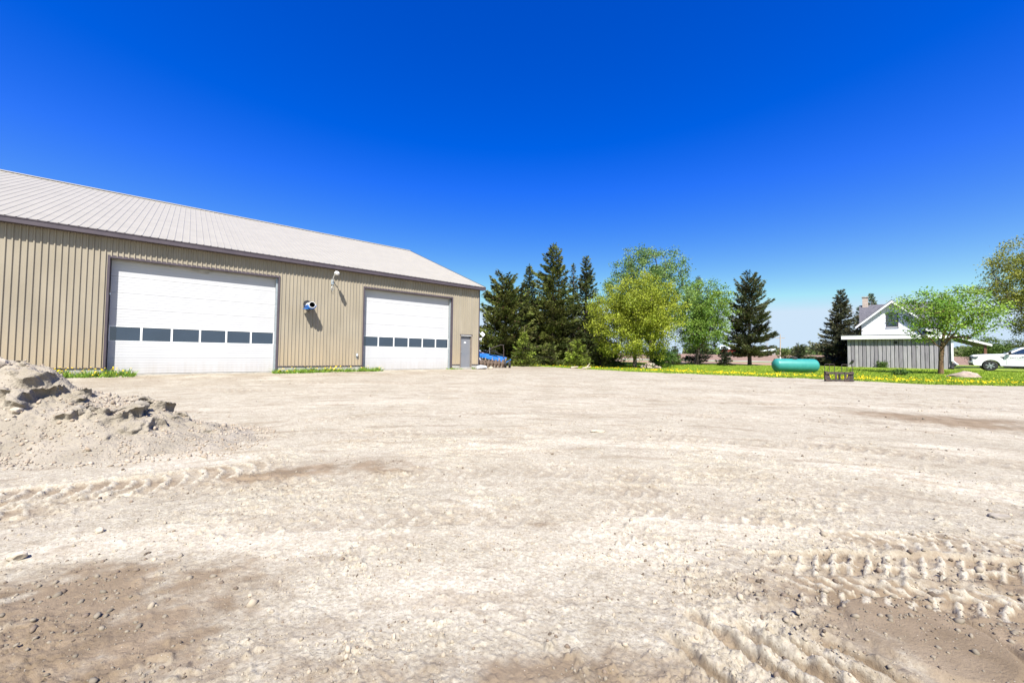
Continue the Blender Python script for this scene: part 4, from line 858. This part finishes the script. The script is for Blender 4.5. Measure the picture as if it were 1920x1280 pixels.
#SECTION4
# ------------------------------------------------------------------ trees
def blades(name, C, A, L_, W_, col, parent, mat=None):
    """leaf-like quads: centre C, long axis A, length, width"""
    n = len(C); rnd = rng.normal(size=(n, 3)); A = A / np.linalg.norm(A, axis=1)[:, None]
    B = np.cross(A, rnd); B /= np.linalg.norm(B, axis=1)[:, None] + 1e-9
    a = A * (L_ / 2)[:, None]; b = B * (W_ / 2)[:, None]
    v = np.stack([C - a, C + b - a * .1, C + a, C - b - a * .1], 1).reshape(-1, 3)
    f = np.arange(n * 4).reshape(n, 4); c = np.repeat(np.concatenate([np.clip(col, 0, 1), np.ones((n, 1))], 1), 4, 0)
    return mesh_np(name, v, f, mat or M_leaf, {'col': ('FLOAT_COLOR', c)}, parent)
def conifer(name, x, y, h, rad_, label, cols, seed=0, bare=.06, dens=34, shape=.85, upturn=.25, group=None, lean=0, gap=.16, bw=1.0, widen=None, brown=.06):
    global rng
    rg = np.random.default_rng(seed); rng = rg
    t = empty(name, (x, y, gz(x, y) - .03), 0, label, 'tree', group)
    tr = MB(); rt = .018 * h + .03
    tr.tube([(0, 0, -.1), (0, 0, .3), (lean * .4, 0, h * .5), (lean, 0, h * .99)], [rt * 1.25, rt, rt * .55, .01], 9)
    step = max(.16, h / 42); zs = np.arange(h * bare, h * .975, step)
    Cs = []; As = []; Ls = []; Ws = []; Ks = []
    for z in zs:
        tt = (z - h * bare) / (h * (1 - bare))
        nb_ = rg.integers(5, 8) if tt < .85 else 5
        az0 = rg.uniform(0, 6.28)
        for k in range(nb_):
            if rg.uniform() < gap: continue
            az = az0 + 6.283 * k / nb_ + rg.normal(0, .25); prof = (1 - tt) ** shape
            if widen is not None: prof = np.interp(tt, *widen)
            L = rad_ * prof * rg.uniform(.70, 1.16) * (1 if rg.uniform() > .08 else 1.22) + .10
            d = np.array([math.cos(az), math.sin(az), 0.]); sd_ = np.array([-d[1], d[0], 0.])
            s0 = np.interp(tt, [0, .4, .8, 1], [-.22, -.05, .35, 1.1]) + rg.normal(0, .10)
            def P(u): return np.array([lean * z / h, 0, z]) + d * (L * u)[:, None] + np.array([0, 0, 1.]) * (s0 * L * u + upturn * L * u ** 2.2 - .10 * L * u)[:, None]
            if L > .45:
                pp = P(np.array([0, .5, .92])); tr.tube([tuple(q) for q in pp], [.012 + .010 * L, .009 + .006 * L, .004], 4, False)
            n = max(6, int(.84 * dens * L * (1 + .5 * L)))
            u = np.clip(rg.beta(1.6, 1.15, n), .06, 1.02); lat = rg.normal(0, 1, n) * .16 * L * (1.15 - u) * 1.35 + rg.normal(0, .05, n)
            c = P(u) + sd_ * lat[:, None] + np.array([0, 0, 1.]) * (rg.normal(-.02, .055, n) * (1 + L * .25))[:, None]
            ax = d * 1.0 + sd_ * (np.sign(lat) * rg.uniform(.2, 1.0, n))[:, None] + np.array([0, 0, 1.]) * (rg.normal(.22, .35, n))[:, None]
            Cs.append(c); As.append(ax); Ls.append(rg.uniform(.16, .34, n) * bw); Ws.append(rg.uniform(.055, .108, n) * bw)
            base = np.array(cols[0]) * (1 - rg.uniform()) + np.array(cols[1]) * rg.uniform()
            q = base[None] * rg.uniform(.65, 1.35, (n, 1)); br = rg.uniform(0, 1, n) < brown; q[br] = np.array([.10, .065, .035]); Ks.append(q)
    n = 30; Cs.append(np.stack([lean + rg.normal(0, .04, n), rg.normal(0, .04, n), h * rg.uniform(.94, 1.0, n)], -1)); As.append(np.tile([0, 0, 1.], (n, 1)) + rg.normal(0, .3, (n, 3))); Ls.append(np.full(n, .25)); Ws.append(np.full(n, .06)); Ks.append(np.tile(cols[0], (n, 1)))
    tr.build('trunk', M_barkdark, t, smooth=True)
    blades('crown', np.concatenate(Cs), np.concatenate(As), np.concatenate(Ls), np.concatenate(Ws), np.concatenate(Ks), t)
    return t
def broadleaf(name, x, y, h, crown, label, cols, seed=0, nclus=260, leaves=9000, lsize=(.07, .13), trunk_r=.16, fork=.22, spread=.30, twiggy=.0, group=None, bark=None, shell=.55, bias=None):
    """crown = (cx, cy, cz, rx, ry, rz) relative to the foot"""
    global rng
    rg = np.random.default_rng(seed); rng = rg
    t = empty(name, (x, y, gz(x, y) - .03), 0, label, 'tree', group); cx, cy, cz, rx, ry, rz = crown
    dirs = rg.normal(size=(nclus * 3, 3)); dirs /= np.linalg.norm(dirs, axis=1)[:, None]
    bump_ = 1 + .16 * fbm(dirs[:, 0] * 2 + seed, dirs[:, 1] * 2 + dirs[:, 2] * 2.3, 1.3, 3, seed)
    rr = (rg.uniform(0, 1, nclus * 3) ** shell) * bump_
    pts = np.array([cx, cy, cz]) + dirs * rr[:, None] * np.array([rx, ry, rz])
    pts = pts[pts[:, 2] > h * fork * .75]
    if bias is not None: pts = pts[[bias(p) for p in pts]]
    pts = pts[:nclus]
    # skeleton: every leaf clump is reached from the nearest wood
    nodes = [np.array([0, 0, -.1])]; par = [-1]; top = h * fork
    kk = 4
    for i in range(1, kk + 1): nodes.append(np.array([cx * .3 * (i / kk) ** 2 + rg.normal(0, .015), cy * .3 * (i / kk) ** 2, top * i / kk])); par.append(len(nodes) - 2)
    last = len(nodes) - 1
    nl_ = 6                                                                     # main limbs
    for i in range(nl_):
        a = 6.283 * i / nl_ + rg.uniform(-.4, .4); e = rg.uniform(.45, 1.2) if i else 1.45; p0 = nodes[last]; p_ = last
        Lm = np.array([rx * math.cos(a) * math.cos(e), ry * math.sin(a) * math.cos(e), rz * 1.25 * math.sin(e)]) * rg.uniform(.55, .8); Lm = Lm + np.array([cx, cy, 0]) * .5
        for s_ in range(1, 5):
            q = p0 + Lm * (s_ / 4) + rg.normal(0, .05, 3) * rx * .3; nodes.append(q); par.append(p_); p_ = len(nodes) - 1
    order = np.argsort(np.linalg.norm(pts - nodes[last], axis=1)); tips = []
    for i in order:
        q = pts[i]; N_ = np.array(nodes[3:]); dd_ = np.linalg.norm(N_ - q, axis=1) + .6 * np.clip(N_[:, 2] - q[2], 0, None)
        j = int(np.argmin(dd_)) + 3; p0 = nodes[j]; dist = np.linalg.norm(q - p0); ns = max(1, int(dist / .45)); p_ = j
        for s_ in range(1, ns + 1):
            u = s_ / ns; w = p0 + (q - p0) * u + np.array([0, 0, 1]) * .10 * dist * math.sin(u * 3.14) * .6 + rg.normal(0, .03, 3); nodes.append(w if s_ < ns else q); par.append(p_); p_ = len(nodes) - 1
        tips.append(p_)
    cnt = np.zeros(len(nodes));
    for i in tips: cnt[i] = 1
    for i in range(len(nodes) - 1, 0, -1): cnt[par[i]] += cnt[i]
    rad_ = trunk_r * np.sqrt(np.maximum(cnt, .5) / max(cnt[1], 1)); rad_ = np.maximum(rad_, .006)
    tr = MB()
    tr.tube([tuple(nodes[i]) for i in range(0, last + 1)], [trunk_r * 1.35, trunk_r * 1.1] + [trunk_r] * (last - 1), 10, False)
    for i in range(last + 1, len(nodes)):
        if rad_[i] > .012: tr.tube([tuple(nodes[par[i]]), tuple(nodes[i])], [min(rad_[par[i]], rad_[i] * 1.6), rad_[i]], 5 if rad_[i] > .03 else 3, False)
        else: tr.bar(tuple(nodes[par[i]]), tuple(nodes[i]), rad_[i] * 1.6)
    tr.build('trunk', bark or M_bark, t, smooth=True)
    ncl = len(pts); per = leaves // ncl; ci = np.repeat(np.arange(ncl), per); n = len(ci)
    off = rg.normal(0, 1, (n, 3)) * spread * np.array([1, 1, .75]); c = pts[ci] + off
    ax = rg.normal(size=(n, 3)); ax[:, 2] *= .7
    kf = rg.uniform(0, 1, (ncl, 1)); base = np.array(cols[0]) * (1 - kf) + np.array(cols[1]) * kf
    col = base[ci] * rg.uniform(.7, 1.3, (n, 1))
    L_ = rg.uniform(*lsize, n) * 1.25; blades('crown', c, ax, L_, L_ * rg.uniform(.55, .85, n), col, t)
    return t
DG = [(.062, .092, .020), (.165, .175, .040)]; DG2 = [(.045, .072, .024), (.125, .14, .042)]; BG = [(.13, .19, .026), (.24, .28, .042)]
GS = 'spruces beside the shed'
conifer('spruce_tree', -.55, 33.5, 7.7, 2.75, 'broad dark spruce right next to the shed corner', DG, 1, .03, 40, .62, .35, GS, widen=([0, .15, .4, .62, .8, .93, 1], [.92, 1, .92, .74, .52, .28, .03]), bw=1.15)
conifer('spruce_tree', 1.55, 36.5, 9.6, 1.9, 'narrow pointed spruce behind the broad one by the shed', DG2, 2, .03, 36, .8, .3, GS, bw=1.1)
conifer('spruce_tree', 3.8, 36.0, 11.55, 2.75, 'tallest spruce in the group beside the shed', DG, 3, .03, 40, .72, .3, GS, bw=1.15, gap=.14, widen=([0, .2, .45, .62, .8, .93, 1], [.95, 1, .82, .62, .36, .15, .02]))
conifer('spruce_tree', 7.3, 38.0, 10.9, 2.0, 'rightmost tall spruce of the group, beside the yellow green tree', DG2, 4, .03, 36, .7, .3, GS, bw=1.15, gap=.16)
conifer('spruce_tree', 5.95, 37.5, 10.0, 1.3, 'thin dark spruce between the two tallest spruces', DG2, 5, .03, 32, .8, .3, GS)
conifer('young_spruce', .98, 30.9, 2.75, 1.35, 'small bright green spruce with a bare leader next to the blue harrow', BG, 6, .02, 60, .9, .2, GS, bw=.75)
conifer('young_spruce', 3.15, 32.4, 1.75, 1.25, 'low rounded dark conifer at the foot of the tallest spruce', DG, 7, .02, 60, .5, .3, GS, bw=.75)
conifer('young_spruce', 5.55, 32.2, 2.1, 1.35, 'bushy young spruce between the low conifer and the yellow green tree', BG, 8, .02, 60, .6, .25, GS, bw=.75)
conifer('young_spruce', 7.6, 33.0, 1.9, 1.2, 'young spruce left of the yellow green tree trunk', DG, 9, .02, 56, .6, .25, GS, bw=.75)
conifer('spruce_tree', 4.6, 39.5, 6.5, 2.4, 'shaded spruce standing behind the tallest spruce', DG2, 10, .02, 34, .6, .3, GS, bw=1.2)
conifer('spruce_tree', 8.6, 40.5, 6.0, 2.3, 'shaded spruce seen left of the yellow green crown', DG2, 12, .02, 34, .6, .3, GS, bw=1.2)
conifer('spruce_tree', 2.2, 39.8, 6.2, 2.4, 'shaded spruce seen between the broad and the tallest spruce', DG2, 13, .02, 34, .6, .3, GS, bw=1.2)
conifer('young_spruce', 9.1, 34.5, 1.7, 1.1, 'dark young spruce behind the yellow green tree trunk', DG, 14, .02, 50, .6, .25, GS, bw=.8)
MB().tube([(0, 0, 2.4), (.02, 0, 3.35)], [.02, .006], 6).build('leader', M_bark, [o for o in bpy.data.objects if o.name.startswith('young_spruce')][0])
conifer('spruce_tree', 26.3, 42.5, 9.75, 2.45, 'lone dark spruce with bare trunk standing on the lawn edge', [(.045, .062, .026), (.105, .115, .040)], 15, .13, 40, .6, .42, gap=.22, bw=1.15, widen=([0, .08, .25, .5, .7, .85, .95, 1], [.95, 1, .98, .88, .70, .52, .34, .06]), brown=.10)
conifer('spruce_tree', 37.75, 44.0, 8.75, 3.3, 'blue grey spruce spreading wide at its base beside the grey garage', [(.055, .066, .040), (.13, .13, .06)], 16, .02, 34, .95, .25, gap=.12, bw=1.15, widen=([0, .1, .25, .4, .6, .8, 1], [1, 1, .82, .55, .36, .22, .02]), brown=.1)
conifer('young_spruce', 31.6, 42.0, 2.3, 1.5, 'low conifer bush left of the blue grey spruce', [(.05, .07, .03), (.08, .10, .04)], 17, .02, 50, .6, .2, bw=.8)
conifer('spruce_tree', 56.3, 60.0, 11.1, 2.4, 'dark spruce tip showing behind the farmhouse chimney', DG2, 18, .02, 26, .8, .3, bw=1.3)
conifer('spruce_tree', 47.2, 52.0, 7.9, 1.6, 'spruce peeking out at the left wall of the farmhouse', DG2, 19, .02, 30, .7, .3)
conifer('young_spruce', 17.2, 40.5, 2.0, .72, 'small spruce between the two broadleaf trunks left of the red barn', [(.05, .06, .022), (.085, .09, .03)], 20, .12, 60, .7, .2, bw=.7)
conifer('young_spruce', 22.4, 40.5, 2.05, .85, 'small dark spruce on the lawn edge left of the lone spruce', [(.02, .032, .018), (.035, .05, .02)], 21, .12, 70, .7, .2, bw=.7)
conifer('spruce_tree', 23.3, 48.0, 11.0, 1.7, 'dark spruce tip behind the right airy tree', DG2, 22, .03, 30, .7, .3)
conifer('young_spruce', 29.2, 41.0, 1.6, 1.2, 'low dark conifer behind the propane tank', DG, 23, .02, 40, .6, .2, bw=.8)
YG = [(.185, .235, .018), (.34, .375, .036)]; AG = [(.10, .19, .05), (.20, .29, .085)]; LG = [(.12, .23, .035), (.22, .31, .05)]
broadleaf('maple_tree', 9.95, 31.1, 7.75, (0.05, 0, 4.1, 3.8, 3.4, 3.75), 'rounded yellow green tree with fresh spring leaves in the middle', YG, 31, 540, 54000, (.07, .12), .15, .17, .24)
broadleaf('broad_tree', 14.0, 38.0, 11.6, (-.6, 0, 7.2, 4.3, 4.0, 4.7), 'tall airy green tree behind the yellow green one', AG, 32, 460, 38000, (.08, .15), .30, .16, .27, bark=M_barkdark)
broadleaf('broad_tree', 20.2, 42.0, 9.6, (.5, 0, 5.4, 3.5, 3.2, 4.4), 'wispy green tree right of the airy one, in front of the dark spruce tip', LG, 33, 360, 30000, (.08, .15), .20, .18, .26, bark=M_barkdark)
broadleaf('shrub', 13.3, 34.0, 1.7, (0, 0, .95, 1.3, 1.0, .85), 'leafy green shrub around the trunk of the airy tree', [(.06, .13, .025), (.12, .2, .04)], 34, 90, 7000, (.06, .11), .03, .08, .2)
broadleaf('maple_tree', 29.9, 26.8, 6.3, (.35, -.1, 4.2, 3.15, 2.7, 2.0), 'spreading bright green tree with forked trunk in front of the grey garage', [(.14, .27, .03), (.25, .36, .05)], 35, 210, 10500, (.075, .13), .125, .30, .23, bark=pmat('warm_bark', (.10, .055, .03), (.17, .115, .06), 6, .95, .03, 14, stretch=(1, 1, .25)), shell=.5)
broadleaf('broad_tree', 57.5, 41.0, 14.6, (.5, 0, 9.2, 5.6, 5, 6.0), 'tall olive tree at the right edge behind the pickup', [(.18, .20, .028), (.30, .30, .05)], 36, 420, 42000, (.10, .18), .30, .2, .42, bark=M_barkdark)
broadleaf('shrub', 49.5, 40.0, 3.2, (0, 0, 1.7, 1.9, 1.6, 1.5), 'green shrub between the grey garage and the pickup', [(.06, .11, .02), (.12, .17, .04)], 37, 110, 9000, (.08, .14), .04, .1, .25)
broadleaf('shrub', 54.0, 40.5, 3.3, (0, 0, 1.7, 2.6, 1.8, 1.5), 'dark green shrub behind the hood of the pickup', [(.05, .075, .02), (.10, .12, .035)], 38, 120, 9000, (.08, .14), .04, .1, .25)
broadleaf('shrub', 60.0, 40.0, 4.2, (0, 0, 2.2, 3.0, 2.2, 2.0), 'dark green shrub behind the cab of the pickup', [(.04, .06, .02), (.08, .10, .03)], 39, 130, 9000, (.09, .15), .04, .1, .28)
broadleaf('shrub', 25.2, 24.9, .5, (0, 0, .25, .5, .4, .22), 'low leafy weeds beside the pinkish boulder', [(.05, .11, .02), (.10, .17, .03)], 40, 40, 900, (.05, .09), .01, .1, .1)
broadleaf('shrub', 36.95, 38.3, .8, (0, 0, .4, .5, .4, .35), 'small leafy weed clump against the grey garage boards', [(.06, .11, .02), (.10, .17, .03)], 41, 40, 900, (.06, .1), .01, .1, .12)
rng = np.random.default_rng(99)

# ------------------------------------------------------------------ lawn grass, dandelions, weeds along the shed
def on_lawn(n, tlo, thi, d0, d1, power=1.0):
    th = np.radians(rng.uniform(tlo, thi, n)); e0 = edge_r(th); q = rng.uniform(0, 1, n) ** power; r = e0 + d0 + (d1 - d0) * q
    x, y = np.sin(th) * r, np.cos(th) * r; er_ = e0 + .35 * fbm(x, y, .7, 3, 201) + .25 * fbm(x, y, 3.0, 2, 203); k = (r > er_ - .05)
    return x[k], y[k], (r - er_)[k]
def lawn_z(x, y): return ground(x, y) + .05 * fbm(x, y, .5, 3, 207)
def grass(name, x, y, z, hgt, wid, cols, label=None, parent=None, tilt=.35):
    n = len(x); az = rng.uniform(0, 6.283, n); d = np.stack([np.cos(az), np.sin(az), np.zeros(n)], -1) * (wid / 2)[:, None]
    p = np.stack([x, y, z - .01], -1); tip = p + np.stack([rng.normal(0, tilt, n) * hgt, rng.normal(0, tilt, n) * hgt, hgt], -1)
    v = np.stack([p - d, p + d, tip], 1).reshape(-1, 3); c = np.repeat(np.concatenate([cols, np.ones((n, 1))], 1), 3, 0)
    return mesh_np(name, v, np.arange(3 * n).reshape(n, 3), M_grassblade, {'col': ('FLOAT_COLOR', c)}, parent)
def gcols(n, a=(.16, .25, .016), b=(.29, .38, .04)):
    t = rng.uniform(0, 1, (n, 1)); return (np.array([a]) * (1 - t) + np.array([b]) * t) * rng.uniform(.75, 1.25, (n, 1))
x, y, _ = on_lawn(150000, 1, 58, -.1, 26, 1.35); n = len(x)
props(grass('grass', x, y, lawn_z(x, y), rng.uniform(.04, .11, n), rng.uniform(.03, .07, n), gcols(n)), 'short bright green spring grass covering the lawn', 'grass', kind='stuff')
x, y, dd2 = on_lawn(8500, 1, 58, 0, 8.5, 1.0)
den = ss(4.6, 1.0, dd2) * ss(0, .8, dd2) * np.interp(np.degrees(np.arctan2(x, y)), [0, 2, 6, 9, 16, 20, 24, 58], [.9, .9, .5, .10, .12, .5, 1, 1]) * (.08 + ss(-.2, .25, fbm(x, y, 1.6, 3, 501))) + .04
k = rng.uniform(0, 1, len(x)) < den; x, y = x[k], y[k]; n = len(x)
def flowers(name, x, y, z, s_, label, parent=None):
    n = len(x); ang = np.arange(6) * math.pi / 3; nx = rng.normal(0, .35, n); ny = rng.normal(-.25, .35, n)
    ring = np.stack([np.cos(ang), np.sin(ang)], -1)
    v = np.zeros((n, 7, 3)); v[:, :6, 0] = x[:, None] + ring[None, :, 0] * s_[:, None]; v[:, :6, 1] = y[:, None] + ring[None, :, 1] * s_[:, None]
    v[:, :6, 2] = z[:, None] - (ring[None, :, 0] * nx[:, None] + ring[None, :, 1] * ny[:, None]) * s_[:, None]; v[:, 6] = np.stack([x, y, z + s_ * .45], -1)
    f = np.array([(i, (i + 1) % 6, 6) for i in range(6)])[None] + (np.arange(n) * 7)[:, None, None]
    c = np.repeat(np.concatenate([np.array([[.80, .56, .006]]) * rng.uniform(.8, 1.1, (n, 1)), np.ones((n, 1))], 1), 7, 0)
    o = mesh_np(name, v.reshape(-1, 3), f.reshape(-1, 3), M_grassblade, {'col': ('FLOAT_COLOR', c)}, parent); return props(o, label, 'dandelions', kind='stuff')
flowers('dandelions', x, y, lawn_z(x, y) + rng.uniform(.08, .16, n), rng.uniform(.02, .036, n), 'band of yellow dandelions in bloom along the edge of the lawn')
# weeds at the shed wall
def weeds(s0, s1, t0, t1, ng, nf, label, hmax=.22):
    s_ = rng.uniform(s0, s1, ng); t_ = t0 + (t1 - t0) * rng.uniform(0, 1, ng) ** 1.6; cl = ss(-.1, .3, fbm(s_, t_ * 2, 2.2, 3, 601)); k = rng.uniform(0, 1, ng) < .12 + cl; s_, t_, cl = s_[k], t_[k], cl[k]
    w = np.array([tuple(on_shed(a, -b, 0)) for a, b in zip(s_, t_)]); z = yard_z(w[:, 0], w[:, 1]); n = len(w)
    props(grass('weeds', w[:, 0], w[:, 1], z, rng.uniform(.04, hmax, n) * (.4 + .6 * cl), rng.uniform(.015, .05, n), gcols(n, (.09, .19, .02), (.22, .33, .04)), tilt=.5), label, 'weeds', kind='stuff')
    if nf:
        s_ = rng.uniform(s0, s1, nf); t_ = t0 + (t1 - t0) * rng.uniform(0, .8, nf); k = rng.uniform(0, 1, nf) < ss(-.2, .2, fbm(s_, t_ * 2, 2.2, 3, 601)); s_, t_ = s_[k], t_[k]
        w = np.array([tuple(on_shed(a, -b, 0)) for a, b in zip(s_, t_)])
        if len(w): flowers('dandelions', w[:, 0], w[:, 1], yard_z(w[:, 0], w[:, 1]) + rng.uniform(.06, hmax, len(w)), rng.uniform(.018, .035, len(w)), 'yellow dandelions among the ' + label)
weeds(-18.9, -15.9, .03, 1.0, 5000, 190, 'weeds at the left jamb of the left overhead door', .34)
weeds(-11.5, -6.6, .03, .9, 8000, 220, 'weeds along the wall between the overhead doors', .28)
weeds(-2.4, -1.3, .03, .4, 500, 8, 'weeds left of the grey entry door', .16)
weeds(-.7, .1, .03, .5, 420, 0, 'weeds right of the grey entry door', .2)

# ------------------------------------------------------------------ far side: red barn, sheds, poles, woods
def far_building(name, th, r, L, dpt, h, pitch, wall, roof, label, rz):
    x, y = math.sin(R(th)) * r, math.cos(R(th)) * r; o = empty(name, (x, y, gz(x, y)), rz, label, 'barn')
    MB().prism([(0, 0), (0, h), (dpt / 2, h + pitch), (dpt, h), (dpt, 0)], -L / 2, L / 2, 'x').build('wall', wall, o)
    MB().prism([(-.6, h - .25), (-.6, h + .05), (dpt / 2, h + pitch + .35), (dpt / 2, h + pitch + .05)], -L / 2 - .6, L / 2 + .6, 'x').build('roof', roof, o)
    MB().prism([(dpt + .6, h - .25), (dpt + .6, h + .05), (dpt / 2, h + pitch + .35), (dpt / 2, h + pitch + .05)], -L / 2 - .6, L / 2 + .6, 'x').build('roof', roof, o)
    for q in range(3): MB().box(-L / 2 + L * (q + .7) / 3.6, -L / 2 + L * (q + .7) / 3.6 + 1.6, -.06, -.01, 0, 2.6).build('door', M_trim, o)
M_red = pmat('red_barn_paint', (.42, .07, .045), (.36, .06, .04), .5, .7); M_paleroof = pmat('pale_green_roof', (.55, .62, .58), (.5, .56, .53), .3, .5)
far_building('far_barn', 30.0, 330, 17, 14, 4.2, 2.6, M_red, M_paleroof, 'distant red barn with pale roof beyond the brown field', R(-35))
far_building('far_shed', 32.3, 345, 26, 10, 3.0, 1.4, M_concrete, M_paleroof, 'distant long low grey shed right of the red barn', R(-30))
def pole(th, r, h, lab):
    x, y = math.sin(R(th)) * r, math.cos(R(th)) * r; o = empty('utility_pole', (x, y, gz(x, y)), R(-35), lab, 'pole', 'poles across the fields')
    MB().tube([(0, 0, -.3), (0, 0, h)], [.16, .10], 7).build('post', M_wood, o); MB().box(-1.1, 1.1, -.06, .06, h - 1.1, h - .95).build('cross_arm', M_wood, o)
pole(34.95, 130, 7.2, 'slim pole standing behind the left end of the propane tank'); pole(33.6, 260, 8, 'far thin pole just left of the pole behind the propane tank'); pole(36.5, 420, 9, 'farthest pole over the distant woods')
n = 15000; th = rng.uniform(24, 62, n); r = rng.uniform(415, 470, n); x = np.sin(np.radians(th)) * r; y = np.cos(np.radians(th)) * r
hgt = 5.5 + 4.5 * fbm(th * 1.0, r * .02, .9, 4, 701) + 2.0 * ss(35, 38.5, th); z = ground(x, y) + np.abs(rng.beta(1.2, 1.3, n)) * np.maximum(hgt, 1.5)
kc = ss(-.2, .2, fbm(th, r * .05, 1.2, 2, 703))[:, None]; col = np.array([[.10, .16, .05]]) * (1 - kc) + np.array([[.16, .17, .08]]) * kc
s_ = rng.uniform(1.0, 2.4, n); ax = rng.normal(size=(n, 3))
props(blades('distant_woods', np.stack([x, y, z], -1), ax, s_ * 1.3, s_, col * rng.uniform(.7, 1.25, (n, 1)), None), 'line of distant woods on the horizon', 'woods', kind='stuff')
n = 3000; th = rng.uniform(26, 33.5, n); r = rng.uniform(318, 324, n); x = np.sin(np.radians(th)) * r; y = np.cos(np.radians(th)) * r
props(blades('distant_hedge', np.stack([x, y, ground(x, y) + rng.uniform(0, 1.6, n)], -1), rng.normal(size=(n, 3)), np.full(n, 1.2), np.full(n, .9), np.array([[.04, .07, .025]]) * rng.uniform(.7, 1.5, (n, 1)), None), 'dark hedge line in front of the distant red barn', 'hedge', kind='stuff')
